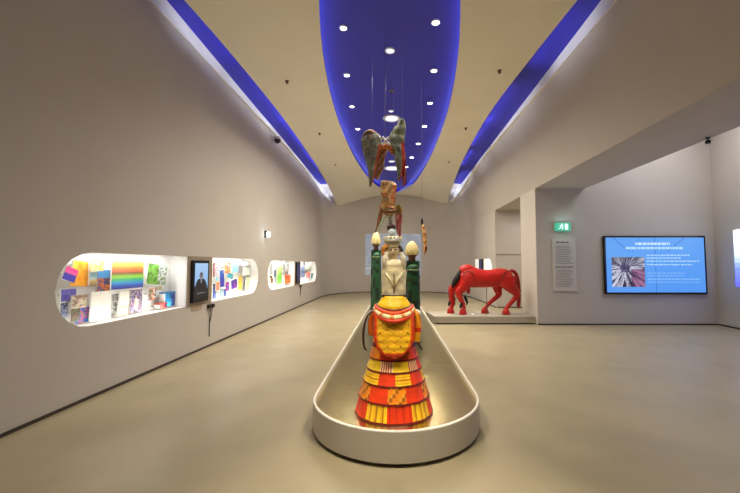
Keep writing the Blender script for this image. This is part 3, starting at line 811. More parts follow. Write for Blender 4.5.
def gowncol(tier, s, d):
    if abs(d) > 95: d = ((d+95) % 190)-95
    k = 'R'
    for a0, kk in layout[tier]:
        if d >= a0: k = kk
    if k[0] == 'R': c = RED
    elif k[0] == 'Y': c = YEL
    elif k[0] == 'O': c = ORA
    elif k[0] == 'D': c = rgb(190, 80, 20)
    else: c = RED2
    if k.endswith('|'):
        m = int((d+200)/2.5) % 4
        if k[0] == 'Y': c = (YEL, YEL2, rgb(200, 130, 25), YEL)[m]
        elif k[0] == 'R': c = (RED, RED, RED2, RED)[m]
        else: c = (RED2, CRE, rgb(205, 60, 40), CRE)[m]
    if k.endswith('='): c = (YEL, YEL2, YEL, rgb(215, 120, 25))[int(s*9) % 4]
    if k.endswith('#'): c = (ORA, rgb(245, 165, 45), rgb(165, 95, 25), ORA)[(int((d+200)/5)+int(s*5)*3) % 4]
    return c
NS = 10
for ti in range(6):
    bm = NB()
    prof = []
    for s in range(NS+1):
        u = s/NS
        r = rb[ti]+(rb[ti+1]-rb[ti])*u + .010*(1-u)**3 - (.006 if u > .9 else 0)
        prof.append((r, zb[ti]+(zb[ti+1]-zb[ti]+.01)*u-(.0 if ti == 0 else .004)))
    prof = [(prof[0][0]-.012, prof[0][1]+.001)]+prof
    def cf(i, j, ti=ti):
        if i <= 1: return DRED
        return gowncol(ti, (i-1)/NS, ang(j))
    rings = []
    for r, z in prof:
        ring = []
        for j in range(SEG):
            a = 2*math.pi*j/SEG
            rr_ = r*(1+.008*math.sin(a*14+ti)*(1-(ti/7)))
            ring.append((X0f+rr_*math.cos(a), Y0f+rr_*math.sin(a)*.93, z))
        rings.append(ring)
    ring_surface(bm, rings, False, False, cf)
    obj('gown_tier', bm, M['paint'], fig, smooth=False, label=['lowest tier with orange striped patches', 'second tier with checked orange patches', 'third tier with striped yellow patches', 'fourth tier with yellow and white striped patches', 'fifth tier, orange and red', 'top tier under the apron'][ti])
# yoke
bm = NB()
lathe(bm, X0f, Y0f, [(.15, 1.10), (.160, 1.125), (.150, 1.15), (.13, 1.175), (.112, 1.205), (.104, 1.225), (.08, 1.23)], 48, lambda i, j: YEL if i else ORA, sy=.85)
obj('yoke', bm, M['paint'], fig, smooth=True)
# apron: shield shaped quilted panel
bm = NB(); NU, NV = 44, 40
zt, zbm = 1.085, .745
def apron_pt(u, v):
    z = zt+(zbm-zt)*v
    w = .160*(1.0 if v < .45 else math.sqrt(max(0.0, 1-((v-.45)/.55)**2.3)))+.004
    x = u*w
    rr_ = .195+.045*v+.018*math.sin(v*math.pi)
    q = .004*math.sin((u*w*26+z*22)*2.6)*math.sin((u*w*26-z*22)*2.6)
    y = Y0f-math.sqrt(max(0.0, rr_**2-(x*.85)**2))*.97-.012-q
    return (X0f+x, y, z), w
vs = [[bm.verts.new(apron_pt(-1+2*i/NU, j/NV)[0]) for i in range(NU+1)] for j in range(NV+1)]
for j in range(NV):
    for i in range(NU):
        f = bm.faces.new((vs[j][i], vs[j+1][i], vs[j+1][i+1], vs[j][i+1]))
        u, v = -1+2*(i+.5)/NU, (j+.5)/NV
        (x, y, z), w = apron_pt(u, v)
        edge = min((1-abs(u))*w, abs(zbm-z)*1.0+.0 if v > .5 else 9)
        if edge < .022: c = rgb(214, 60, 20)
        elif edge < .034: c = rgb(236, 120, 22)
        else:
            d1 = abs(((x*1.0+(z-.7)*1.6)/.105) % 1-.5); d2 = abs(((x*1.0-(z-.7)*1.6)/.105) % 1-.5)
            c = rgb(228, 156, 26) if (d1 < .05 or d2 < .05) else (rgb(110, 85, 25) if d1 < .13 and d2 < .13 else rgb(252, 196, 36))
        paintf(bm, [f], c)
obj('apron', bm, M['paint'], fig, smooth=True, mods=[('SOLIDIFY', dict(thickness=.018, offset=1))], label='yellow quilted shield-shaped apron with red border')
# drooping collar rolls
def roll(z0, droop, rx, ry, rad, col, nm='collar_roll'):
    bm = NB(); pts = []
    for i in range(41):
        a = math.pi+math.pi*i/40 if False else R(172+196*i/40)
        fr = max(0, -math.sin(a))
        pts.append((X0f+rx*math.cos(a), Y0f+ry*math.sin(a), z0-droop*fr**1.5))
    rr_ = [rad*(.5+.5*math.sin(math.pi*i/40)**.5) for i in range(41)]
    tube(bm, pts, rr_, 10, lambda i, j: col(i) if callable(col) else col)
    obj(nm, bm, M['paint'], fig, smooth=True)
roll(1.152, .035, .158, 0.207, .010, DRED)
roll(1.140, .045, .165, 0.232, .019, rgb(222, 80, 30))
roll(1.120, .055, .172, 0.257, .022, lambda i: CRE if (i//2) % 3 else rgb(225, 140, 70))
roll(1.098, .060, .178, 0.274, .016, rgb(222, 62, 22))
# arms: hanging sleeve right, ribbon left
bm = NB()
tube(bm, smoothpts([(.155, Y0f-.02, 1.10), (.195, Y0f-.06, 1.07), (.212, Y0f-.08, .99), (.205, Y0f-.10, .90), (.195, Y0f-.11, .84)], 5), [(.03, .028)]*21, 12,
     lambda i, j: (rgb(236, 150, 24) if i < 12 else (rgb(215, 60, 25) if i < 14 else rgb(240, 170, 30))))
obj('sleeve', bm, M['paint'], fig, smooth=True, label='orange sleeve with red cuff')
bm = NB()
tube(bm, smoothpts([(-.150, Y0f-.02, 1.09), (-.20, Y0f-.03, 1.04), (-.212, Y0f-.04, .95), (-.20, Y0f-.05, .88)], 5), [(.026, .022)]*16, 12, lambda i, j: rgb(225, 110, 24))
obj('sleeve', bm, M['paint'], fig, smooth=True)
bm = NB()
tube(bm, smoothpts([(-.185, Y0f-.03, 1.10), (-.232, Y0f-.05, 1.06), (-.262, Y0f-.07, .98), (-.272, Y0f-.08, .88), (-.262, Y0f-.08, .79), (-.235, Y0f-.08, .755)], 5), [.006+.008*math.sin(math.pi*i/25) for i in range(26)], 8, lambda i, j: rgb(60, 35, 28) if j < 5 else rgb(205, 190, 160), squash=2.0)
obj('ribbon', bm, M['paint'], fig, smooth=True, label='dark curved ribbon hanging at the left')
bm = NB()
tube(bm, smoothpts([(.20, Y0f-.11, .845), (.222, Y0f-.11, .80), (.245, Y0f-.11, .775)], 5), [.009]*11, 8, lambda i, j: rgb(70, 40, 30))
obj('hook_hand', bm, M['paint'], fig, smooth=True)
bm = NB(); tube(bm, [(.195, Y0f-.05, 1.10), (.225, Y0f-.07, 1.085), (.232, Y0f-.08, 1.06)], [.013, .014, .006], 8, lambda i, j: rgb(235, 230, 220))
obj('shoulder_knob', bm, M['paint'], fig, smooth=True)
# torso, carved cream
CR1, CR2 = rgb(236, 226, 190), rgb(206, 190, 150)
bm = NB()
def torsocol(i, j): return CR2 if (i in (6, 7)) else CR1
lathe(bm, X0f, Y0f, [(.102, 1.225), (.106, 1.235), (.107, 1.30), (.108, 1.36), (.112, 1.40), (.116, 1.44), (.117, 1.445), (.105, 1.452), (.108, 1.50), (.10, 1.535), (.05, 1.55)], 40, torsocol, sy=.62)
# front relief: two lapels + central seam
for sx in (-1, 1):
    tube(bm, [(sx*.075, Y0f-.055, 1.43), (sx*.04, Y0f-.072, 1.38), (sx*.008, Y0f-.074, 1.31)], [.010, .012, .006], 8, lambda i, j: CR1)
tube(bm, [(0, Y0f-.069, 1.42), (.004, Y0f-.072, 1.33), (0, Y0f-.068, 1.25)], [.006, .009, .004], 8, lambda i, j: rgb(150, 125, 80))
obj('torso', bm, M['carve'], fig, smooth=True)
bm = NB(); lathe(bm, X0f, Y0f, [(.105, 1.214), (.113, 1.216), (.113, 1.232), (.105, 1.234)], 40, lambda i, j: rgb(60, 28, 20), sy=.72); obj('waist_cord', bm, M['paint'], fig)
# raised hands / pointed shoulder pieces either side of the head
for sx, nm in ((-1, 'shoulder_piece'), (1, 'shoulder_piece')):
    bm = NB()
    tube(bm, smoothpts([(sx*.06, Y0f-.02, 1.47), (sx*.082, Y0f-.045, 1.53), (sx*.072, Y0f-.05, 1.585), (sx*.06, Y0f-.05, 1.615)], 4), [(.02, .034)]*4+[(.02, .028)]*4+[(.014, .018)]*4+[(.006, .008)], 10, lambda i, j: rgb(232, 224, 200))
    obj(nm, bm, M['carve'], fig, smooth=True)
# neck + head with face
bm = NB()
lathe(bm, X0f-.008, Y0f, [(.028, 1.52), (.03, 1.555), (.035, 1.565), (.048, 1.58), (.055, 1.61), (.054, 1.645), (.048, 1.668), (.03, 1.675)], 28, lambda i, j: rgb(226, 205, 165), sy=.95)
tube(bm, [(-.008, Y0f-.050, 1.635), (-.008, Y0f-.062, 1.615), (-.008, Y0f-.058, 1.605)], [.005, .009, .006], 8, lambda i, j: rgb(226, 205, 165))
for sx in (-1, 1): lathe(bm, X0f-.008+sx*.056, Y0f, [(.004, 1.605), (.011, 1.62), (.010, 1.635), (.003, 1.645)], 8, lambda i, j: rgb(216, 190, 150))
headp = obj('head', bm, M['carve'], fig, smooth=True)
for sx in (-1, 1): bm = NB(); tube(bm, [(-.008+sx*.030, Y0f-.047, 1.637), (-.008+sx*.020, Y0f-.053, 1.638), (-.008+sx*.012, Y0f-.052, 1.637)], [.003, .005, .003], 8, lambda i, j: rgb(40, 25, 20)); obj('eye', bm, M['carve'], headp)
bm = NB(); tube(bm, [(-.026, Y0f-.053, 1.594), (-.008, Y0f-.058, 1.591), (.010, Y0f-.053, 1.594)], [.002, .004, .002], 8, lambda i, j: rgb(150, 60, 45))
obj('mouth', bm, M['carve'], headp)
bm = NB()
tube(bm, smoothpts([(-.03, Y0f-.01, 1.665), (-.075, Y0f-.03, 1.665), (-.098, Y0f-.035, 1.63), (-.088, Y0f-.03, 1.58)], 4), [(.02, .016)]*3+[(.022, .024)]*5+[(.016, .018)]*4+[.006], 10, lambda i, j: rgb(196, 128, 50))
obj('hair_roll', bm, M['carve'], fig, smooth=True, label='ochre hair roll')
bm = NB()
tube(bm, smoothpts([(.03, Y0f, 1.665), (.06, Y0f-.02, 1.66), (.07, Y0f-.03, 1.62), (.062, Y0f-.035, 1.58)], 4), [(.016, .014)]*8+[.012]*4+[.005], 10, lambda i, j: rgb(60, 45, 38))
obj('hair_roll', bm, M['carve'], fig, smooth=True, label='dark hair roll')
# tall crown hat: drum, wide ring, neck, ball
bm = NB()
lathe(bm, X0f-.012, Y0f, [(.052, 1.655), (.060, 1.66), (.060, 1.678), (.066, 1.682), (.066, 1.696), (.060, 1.70), (.062, 1.712)], 32, lambda i, j: rgb(214, 200, 160) if i % 2 else rgb(170, 150, 105))
hatp = obj('hat_drum', bm, M['carve'], fig, smooth=False)
bm = NB()
lathe(bm, X0f-.012, Y0f, [(.062, 1.70), (.080, 1.708), (.084, 1.725), (.080, 1.742), (.072, 1.75), (.05, 1.758), (.03, 1.762)], 36, lambda i, j: rgb(240, 238, 225) if i != 2 else rgb(215, 220, 215))
for i in range(14):
    a = 2*math.pi*i/14
    bmesh.ops.create_icosphere(bm, subdivisions=1, radius=.011, matrix=Matrix.Translation((-.012+.08*math.cos(a), Y0f+.08*math.sin(a), 1.746)))
paintf(bm, [f for f in bm.faces if len(f.verts) == 3], rgb(230, 215, 150))
obj('hat_ring', bm, M['carve'], hatp, smooth=True)
bm = NB(); lathe(bm, X0f-.016, Y0f, [(.02, 1.76), (.034, 1.772), (.040, 1.79), (.036, 1.81), (.022, 1.825), (.006, 1.83)], 24); obj('hat_ball', bm, M['glassball'], hatp, smooth=True)

# ================================================================ GREEN POSTS WITH CREAM EGGS
def green_post(px0, px1, pyb, pyt, pye, Y, exw, lab):
    a = atY(px0, pyt, Y); b = atY(px1, pyt, Y); cx = (a.x+b.x)/2; w = (b.x-a.x)/2
    zt = a.z; ze = atY(px0, pye, Y).z
    t = thing('green_figure', lab, 'statue', (cx, Y, TOP), 'green robed figures with egg heads')
    g1, g2, g3 = rgb(26, 84, 50), rgb(14, 44, 32), rgb(66, 122, 80)
    bm = NB()
    rings = []; H_ = zt-TOP; n = 26
    for i in range(n+1):
        u = i/n; z = TOP+H_*u
        ww = w*(1.0-.10*u+.03*math.sin(u*22))
        rings.append([(cx+ww*sx*(1-.12*abs(sy_)), Y+.05+ww*.75*sy_, z) for sx, sy_ in [(math.copysign(abs(math.cos(t_))**.5, math.cos(t_)), math.copysign(abs(math.sin(t_))**.5, math.sin(t_))) for t_ in [2*math.pi*k/28 for k in range(28)]]])
    ring_surface(bm, rings, colf=lambda i, j: [g1, g2, rgb(18, 74, 42)][(i//3+j//7) % 3])
    obj('robe', bm, M['carve'], t)
    # hooded body in front
    bm = NB(); hz = zt-.02*H_-.06
    prof = [(w*.72, TOP+.001), (w*.70, TOP+H_*.3), (w*.74, TOP+H_*.55), (w*.66, TOP+H_*.66), (w*.78, TOP+H_*.72), (w*.72, TOP+H_*.80), (w*.74, hz-.09), (w*.66, hz-.04), (w*.45, hz), (w*.15, hz+.02)]
    lathe(bm, cx+w*.12, Y-w*.45, smoothpts(prof, 3), 28, lambda i, j: g3 if i > 21 else [g1, rgb(30, 84, 54), g2][(i//2+j//5) % 3], sy=.7)
    hd = obj('hooded_body', bm, M['carve'], t, smooth=True)
    bm = NB(); zl = hz-.11
    lathe(bm, cx+w*.12, Y-w*.45, [(w*.76, zl), (w*.80, zl+.008), (w*.76, zl+.018)], 28, lambda i, j: rgb(170, 180, 130), sy=.72)
    obj('collar_line', bm, M['carve'], hd)
    bm = NB(); egg = ze-zt; ex = exw*Y/F/2
    lathe(bm, cx, Y, [(ex*.55, zt-.005), (ex*.48, zt+egg*.15), (ex*.62, zt+egg*.26), (ex*.85, zt+egg*.30)], 24)
    obj('neck', bm, M['brown'], t, smooth=True)
    bm = NB(); z0_ = zt+egg*.29; eh = ze-z0_
    prof = [(ex*.8, z0_), (ex*.98, z0_+eh*.08), (ex, z0_+eh*.2), (ex*.93, z0_+eh*.42), (ex*.78, z0_+eh*.64), (ex*.55, z0_+eh*.83), (ex*.28, z0_+eh*.95), (ex*.04, z0_+eh)]
    lathe(bm, cx, Y, smoothpts(prof, 3), 28, lambda i, j: rgb(232, 218, 160) if (i+j) % 3 else rgb(214, 196, 130))
    obj('egg_head', bm, M['carve'], t, smooth=True)
green_post(370.5, 381.5, 311, 250, 231.8, 9.7, 9.5, 'narrower green robed figure with cream egg head, left of the patchwork figure')
green_post(403.3, 420.5, 325, 261, 241, 7.5, 14, 'broader green robed figure with cream egg head, right of the patchwork figure')

# ================================================================ HANGING FIGURES
def wires(bm, pts):
    for p in pts: tube(bm, [p, (p[0], p[1], ZR)], .0022, 5)
def leaf(bm, outline_px, Y, th, colf, bulge=.05, n=14, off=(355, 115, .1623)):
    """wing from outline in picture crop units: left edge list and right edge list of equal length (top to bottom)"""
    Lf, Rt = outline_px
    Lf = smoothpts(Lf, 4); Rt = smoothpts(Rt, 4)
    m = len(Lf)
    def P(q, dy): 
        return atY(off[0]+q[0]*off[2], off[1]+q[1]*off[2], Y)+Vector((0, dy, 0))
    front, back = [], []
    for k in range(m):
        fr, bk = [], []
        for i in range(n+1):
            u = i/n
            q = (Lf[k][0]*(1-u)+Rt[k][0]*u, Lf[k][1]*(1-u)+Rt[k][1]*u)
            prof_ = math.sin(math.pi*u)
            ridge = .006*math.sin(u*n*math.pi*.9+k*.5)+.005*math.sin(k*1.5)
            fr.append(P(q, -bulge*prof_-ridge)); bk.append(P(q, th-bulge*prof_*.6))
        front.append(fr); back.append(list(reversed(bk)))
    rings = [f+b for f, b in zip(front, back)]
    nn = len(rings[0])
    def cf(i, j):
        u = (j+.5)/n if j < n else (1-(j-n-1+.5)/n)
        return colf(max(0, min(1, u)), i/(m-1))
    ring_surface(bm, rings, colf=cf)
YA = 5.6
ang_ = thing('winged_figure', 'large grey green winged figure hanging below the blue ceiling oval', 'statue', atY(385, 187, YA), 'carved figures hung on wires')
def wcol1(u, v):
    n = noise.noise(Vector((u*5, v*9, 1)))
    if u > .82 and v > .35: return rgb(190, 95, 50)
    if v < .12: return rgb(140, 90, 55) if n > -.1 else rgb(115, 100, 75)
    return [rgb(130, 142, 132), rgb(150, 158, 142), rgb(162, 152, 122), rgb(114, 124, 120)][int((n+1)*6+v*14) % 4]
bm = NB(); leaf(bm, ([(55, 108), (38, 150), (42, 200), (58, 260), (78, 330), (84, 390), (88, 440)], [(105, 88), (150, 120), (168, 165), (162, 215), (135, 290), (122, 370), (97, 442)]), YA, .04, wcol1)
obj('wing', bm, M['carve'], ang_, smooth=True)
def wcol2(u, v):
    n = noise.noise(Vector((u*5, v*9, 4)))
    if u > .80 and v > .42: return rgb(200, 62, 40)
    return [rgb(126, 142, 128), rgb(150, 160, 140), rgb(162, 156, 122), rgb(112, 126, 118)][int((n+1)*6+v*14) % 4]
bm = NB(); leaf(bm, ([(280, 28), (240, 80), (214, 125), (216, 170), (238, 240), (254, 310), (262, 390)], [(302, 26), (314, 70), (308, 130), (304, 190), (303, 260), (296, 330), (274, 410)]), YA+.02, .04, wcol2)
obj('wing', bm, M['carve'], ang_, smooth=True)
bm = NB(); leaf(bm, ([(168, 205), (150, 235), (138, 280), (128, 330), (122, 390)], [(215, 195), (186, 250), (180, 300), (165, 350), (138, 400)]), YA+.05, .03, lambda u, v: [rgb(196, 150, 110), rgb(205, 110, 60), rgb(214, 190, 160)][int(u*5+v*9) % 3], .03)
obj('under_feathers', bm, M['carve'], ang_, smooth=True)
bm = NB(); leaf(bm, ([(296, 205), (286, 260), (282, 320), (290, 380), (298, 430)], [(304, 205), (312, 260), (314, 320), (316, 380), (310, 442)]), YA+.05, .03, lambda u, v: [rgb(190, 55, 40), rgb(214, 150, 120), rgb(170, 45, 40)][int(u*4+v*7) % 3], .02)
obj('under_feathers', bm, M['carve'], ang_, smooth=True)
def cp(x, y, Y, o=(355, 115, .1623)): return atY(o[0]+x*o[2], o[1]+y*o[2], Y)
bm = NB()
tube(bm, smoothpts([tuple(cp(150, 225, YA+.03)), tuple(cp(165, 205, YA+.03)), tuple(cp(195, 192, YA+.02)), tuple(cp(220, 205, YA+.03)), tuple(cp(232, 240, YA+.03))], 4), [.03+.02*math.sin(math.pi*i/16) for i in range(17)], 12, lambda i, j: [rgb(196, 104, 44), rgb(215, 140, 70), rgb(150, 70, 35)][(i+j//3) % 3])
obj('body', bm, M['carve'], ang_, smooth=True)
bm = NB(); c = cp(190, 160, YA-.12)
for sx in (-1, 1): tube(bm, [c+Vector((-sx*.058, 0, .062)), c, c+Vector((sx*.058, 0, -.062))], [(.016, .021)]*3, 8, lambda i, j: rgb(250, 250, 248))
obj('cross_strap', bm, M['carve'], ang_, label='white crossed straps')
bm = NB(); wires(bm, [cp(190, 160, YA), cp(105, 92, YA), cp(292, 30, YA+.03)]); obj('hanging_wire', bm, M['steelwire'], ang_)

YL = 6.6; o2 = (360, 175, .142)
low = thing('winged_figure', 'smaller bronze coloured winged figure hanging head down below the large wings', 'statue', atY(388, 233, YL), 'carved figures hung on wires')
def q2(x, y, dy=0): return cp(x, y, YL+dy, o2)
bcol = lambda i, j: [rgb(178, 132, 78), rgb(205, 160, 100), rgb(150, 84, 50), rgb(128, 110, 72)][(i//2+j//3) % 4]
bm = NB()
tube(bm, smoothpts([tuple(q2(172, 48)), tuple(q2(178, 80)), tuple(q2(182, 130)), tuple(q2(186, 190)), tuple(q2(196, 240))], 4), [.05, .068, .078, .078, .074, .07, .07, .072, .074, .076, .078, .08, .08, .08, .078, .07, .05], 14, bcol)
tube(bm, smoothpts([tuple(q2(236, 62)), tuple(q2(238, 100)), tuple(q2(230, 150)), tuple(q2(222, 200)), tuple(q2(212, 250))], 4), [.04, .055, .06, .06, .058, .056, .056, .058, .06, .064, .068, .07, .07, .07, .068, .06, .05], 14, lambda i, j: [rgb(190, 100, 62), rgb(205, 150, 96), rgb(170, 120, 74)][(i//2+j//3) % 3])
tube(bm, smoothpts([tuple(q2(205, 225)), tuple(q2(207, 255)), tuple(q2(210, 285))], 4), [.10, .108, .11, .11, .105, .10, .095, .085, .07], 14, bcol)
obj('body', bm, M['carve'], low, smooth=True)
bm = NB(); tube(bm, [q2(166, 252, -.02), q2(208, 258, -.10), q2(250, 252, -.02)], [.03, .035, .03], 10, lambda i, j: rgb(120, 72, 30)); obj('belt', bm, M['carve'], low, smooth=True)
bm = NB(); tube(bm, smoothpts([tuple(q2(212, 280)), tuple(q2(216, 310)), tuple(q2(218, 350))], 3), [.05, .04, .038, .036, .036, .04, .045], 12, lambda i, j: rgb(176, 170, 160)); obj('neck', bm, M['carve'], low, smooth=True)
bm = NB(); a = q2(220, 352); b_ = q2(220, 392)
lathe(bm, a.x, a.y, [(.04, b_.z), (.072, b_.z+.004), (.082, b_.z+.03), (.082, a.z-.03), (.07, a.z), (.03, a.z+.005)], 20, lambda i, j: rgb(70, 32, 26)); obj('head', bm, M['carve'], low, smooth=True)
def wl(o, L_, R_, dy, cf, nm, lab=None):
    bm = NB(); leaf(bm, (L_, R_), YL+dy, .03, cf, .03, 10, o2); obj(nm, bm, M['carve'], low, smooth=True, label=lab)
wl(low, [(150, 42), (142, 90), (148, 160), (152, 220), (168, 275)], [(188, 40), (250, 58), (252, 140), (248, 210), (240, 272)], -.03, lambda u, v: [rgb(168, 138, 92), rgb(190, 150, 100), rgb(140, 124, 84), rgb(182, 110, 72), rgb(204, 178, 130)][int(u*6+v*13+1.5*noise.noise(Vector((u*4, v*6, 2)))) % 5], 'folded_wing')
wl(low, [(148, 200), (132, 260), (122, 320), (112, 370), (104, 405)], [(168, 220), (160, 270), (150, 320), (132, 370), (112, 410)], .05, lambda u, v: [rgb(160, 78, 52), rgb(186, 120, 70), rgb(96, 110, 80)][int(u*3+v*6) % 3], 'wing')
wl(low, [(262, 208), (246, 235), (247, 280), (252, 340), (258, 390), (280, 450)], [(275, 207), (298, 235), (298, 280), (294, 340), (288, 390), (292, 456)], .0, lambda u, v: (rgb(120, 92, 40) if .2 < u < .8 else rgb(170, 140, 70)) if v < .4 else [rgb(176, 90, 90), rgb(196, 124, 112), rgb(150, 66, 66)][int(u*3+v*8) % 3], 'wing')
bm = NB(); tube(bm, [q2(172, 292, -.06), q2(124, 392, -.06)], [(.018, .02), (.016, .018)], 8, lambda i, j: rgb(190, 205, 175)); tube(bm, [q2(165, 296, -.07), q2(205, 294, -.06)], [.02, .02], 8, lambda i, j: rgb(180, 190, 160)); obj('staff', bm, M['carve'], low, label='pale green staff')
bm = NB(); wires(bm, [q2(172, 50), q2(238, 64)]); obj('hanging_wire', bm, M['steelwire'], low)

YS = 7.2
sm = thing('hanging_puppet', 'slender golden puppet with dark head hanging right of the green figures', 'puppet', atY(425, 256, YS), 'carved figures hung on wires')
def q3(x, y): return atY(410+x*.0912, 215+y*.0912, YS)
bm = NB(); tube(bm, smoothpts([tuple(q3(140, 108)), tuple(q3(150, 150)), tuple(q3(158, 200)), tuple(q3(160, 260)), tuple(q3(168, 310)), tuple(q3(166, 350))], 4), [.02, .03, .034, .034, .033, .036, .04, .042, .04, .038, .04, .042, .042, .04, .038, .036, .036, .034, .032, .028, .02], 12, lambda i, j: [rgb(226, 168, 96), rgb(240, 196, 130), rgb(196, 124, 64)][(i//2+j//4) % 3]); obj('body', bm, M['carve'], sm, smooth=True)
bm = NB(); tube(bm, smoothpts([tuple(q3(133, 36)), tuple(q3(133, 60)), tuple(q3(132, 90)), tuple(q3(134, 112))], 3), [.008, .016, .022, .025, .026, .026, .026, .022, .018, .014], 12, lambda i, j: rgb(40, 28, 24)); obj('head', bm, M['carve'], sm, smooth=True)
bm = NB(); tube(bm, smoothpts([tuple(q3(172, 345)), tuple(q3(176, 375)), tuple(q3(172, 410))], 3), [.024, .026, .026, .022, .018, .014, .01], 10, lambda i, j: rgb(90, 36, 26)); obj('boot', bm, M['carve'], sm, smooth=True)
bm = NB(); tube(bm, [q3(160, 345), q3(160, 400), q3(166, 440)], [.02, .018, .008], 10, lambda i, j: rgb(214, 150, 90)); obj('leg', bm, M['carve'], sm, smooth=True)
bm = NB(); wires(bm, [q3(133, 38)]); obj('hanging_wire', bm, M['steelwire'], sm)

# ================================================================ HORSE AND ITS PLATFORM
HP0, HP1 = atZ(430.5, 325, 0).x, XR
bm = NB(); flat_poly(bm, [(HP0+.10, 8.95, .03), (XR+.02, 8.95, .03), (XR+.02, 9.92, .03), (HP0-.02, 9.92, .03)], (0, 0, .17)); 
t = thing('horse_platform', 'low pale platform under the red horse', 'platform', (2.2, 9.4, 0))
bmesh.ops.bevel(bm, geom=bm.edges, offset=.004, segments=1, affect='EDGES')
obj('top_slab', bm, M['platform'], t)
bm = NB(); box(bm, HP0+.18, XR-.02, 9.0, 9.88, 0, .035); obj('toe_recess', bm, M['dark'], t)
# small white object on platform
p = atZ(475.3, 316.3, .2)
bm = NB(); lathe(bm, p.x, 9.2, [(.055, .2), (.06, .205), (.058, .222), (.03, .232)], 16); o = obj('floor_disc', bm, M['white'], base=(p.x, 9.2, .2), smooth=True); tag(o, 'small white round disc on the platform between the horse legs', 'disc')

YH = 9.42; o4 = (435, 245, .1624)
def h(x, y, dy=0): 
    v_ = atY(o4[0]+x*o4[2], o4[1]+y*o4[2], YH); return Vector((v_.x, YH+dy, v_.z))
K = .1624*YH/F   # metres per crop unit
GZ = .2
horse = thing('red_horse', 'red carved horse with lowered head and black mane on the low platform', 'horse statue', (h(280, 300).x, YH, GZ))
def ht(bm, pts, k=4, seg=16, bulk=1.0):
    """pts: (cropx, cropy, dy, ry, rz) radii in crop units"""
    P = smoothpts(pts, k)
    tube(bm, [h(p[0], p[1], p[2]) for p in P], [(p[3]*K*bulk, p[4]*K*bulk) for p in P], seg, flatdir=(0, 1, 0))
bm = NB()
# trunk
ht(bm, [(165, 190, 0, 24, 30), (185, 190, 0, 38, 56), (225, 198, 0, 46, 64), (280, 206, 0, 48, 56), (340, 206, 0, 46, 54), (395, 200, 0, 46, 56), (440, 200, 0, 42, 52), (472, 200, 0, 28, 36)], 4, 24)
# withers hump + neck going down + head
ht(bm, [(232, 160, 0, 22, 26), (208, 150, 0, 28, 30), (186, 158, 0, 28, 38), (172, 184, 0, 26, 34), (152, 215, 0, 19, 23), (134, 246, 0, 16, 19), (116, 268, 0, 15, 18)], 4, 18)
ht(bm, [(112, 252, 0, 14, 18), (104, 272, 0, 17, 22), (100, 300, 0, 14, 17), (98, 330, 0, 10, 12), (97, 348, 0, 9, 10), (97, 356, 0, 6, 6)], 4, 16)
LN, LF = -.13, .13
gx = (GZ)
def leg(pts, dy): ht(bm, [(a_, b_2, dy+e, r1, r2) for a_, b_2, e, r1, r2 in pts], 4, 16, 1.22)
leg([(200, 190, .03, 20, 42), (190, 225, 0, 20, 34), (165, 262, 0, 17, 24), (142, 288, 0, 15, 19), (148, 320, 0, 12, 14), (162, 350, 0, 11, 12), (172, 380, 0, 9, 10), (166, 402, 0, 11, 12)], LN)
leg([(178, 200, -.03, 20, 36), (150, 240, 0, 16, 24), (118, 275, 0, 14, 18), (110, 305, 0, 11, 13), (116, 340, 0, 10, 12), (112, 370, 0, 9, 10), (103, 398, 0, 11, 12)], LF)
leg([(442, 195, .03, 22, 50), (448, 235, 0, 22, 42), (470, 270, 0, 18, 27), (496, 302, 0, 13, 17), (478, 330, 0, 10, 13), (450, 362, 0, 9, 11), (430, 388, 0, 10, 11), (427, 402, 0, 11, 12)], LN)
leg([(420, 205, -.03, 20, 46), (396, 245, 0, 18, 32), (396, 280, 0, 15, 22), (402, 308, 0, 12, 15), (370, 338, 0, 9, 12), (338, 366, 0, 8, 10), (322, 388, 0, 9, 10), (316, 402, 0, 10, 12)], LF)
# ears
ht(bm, [(118, 246, -.04, 4, 6), (108, 236, -.05, 4, 5), (100, 228, -.055, 2, 2)], 2, 8)
bmesh.ops.recalc_face_normals(bm, faces=bm.faces)
hb = obj('body', bm, M['red'], horse, smooth=True, mods=[('REMESH', dict(mode='VOXEL', voxel_size=.013, use_smooth_shade=True)), ('SMOOTH', dict(factor=.6, iterations=4))])
# hooves
for cx, dy in ((166, LN), (102, LF), (428, LN), (315, LF)):
    c = h(cx, 415, dy); bm = NB()
    lathe(bm, c.x, c.y, [(.088, GZ), (.092, GZ+.03), (.078, GZ+.09), (.058, GZ+.14), (.03, GZ+.165)], 20, sx=1.12); obj('hoof', bm, M['red'], horse, smooth=True)
# joint discs at shoulder and hip
for cx, cy, r in ((196, 196, 34), (446, 206, 46)):
    c = h(cx, cy, LN-.085); bm = NB(); pts = [(c.x+r*K*math.cos(a), c.y+(.012 if True else 0), c.z+r*K*math.sin(a)*1.05) for a in [R(q) for q in range(-40, 190, 8)]]
    tube(bm, pts, .013, 6); obj('joint_groove', bm, M['darkred'], hb)
# mane
bm = NB()
ht(bm, [(160, 150, -.03, 10, 9), (146, 180, -.05, 16, 15), (130, 208, -.06, 18, 17), (116, 234, -.06, 15, 15), (106, 254, -.05, 7, 8)], 4, 14)
for k in range(16):
    u = k/15; x = 158-46*u+(k%2)*7; y = 156+88*u
    ht(bm, [(x, y, -.05+.012*(k % 3), 5, 6), (x-12, y+14, -.06, 5, 5), (x-16, y+30, -.05, 3, 2)], 3, 8)
obj('mane', bm, M['hair'], horse, smooth=True)
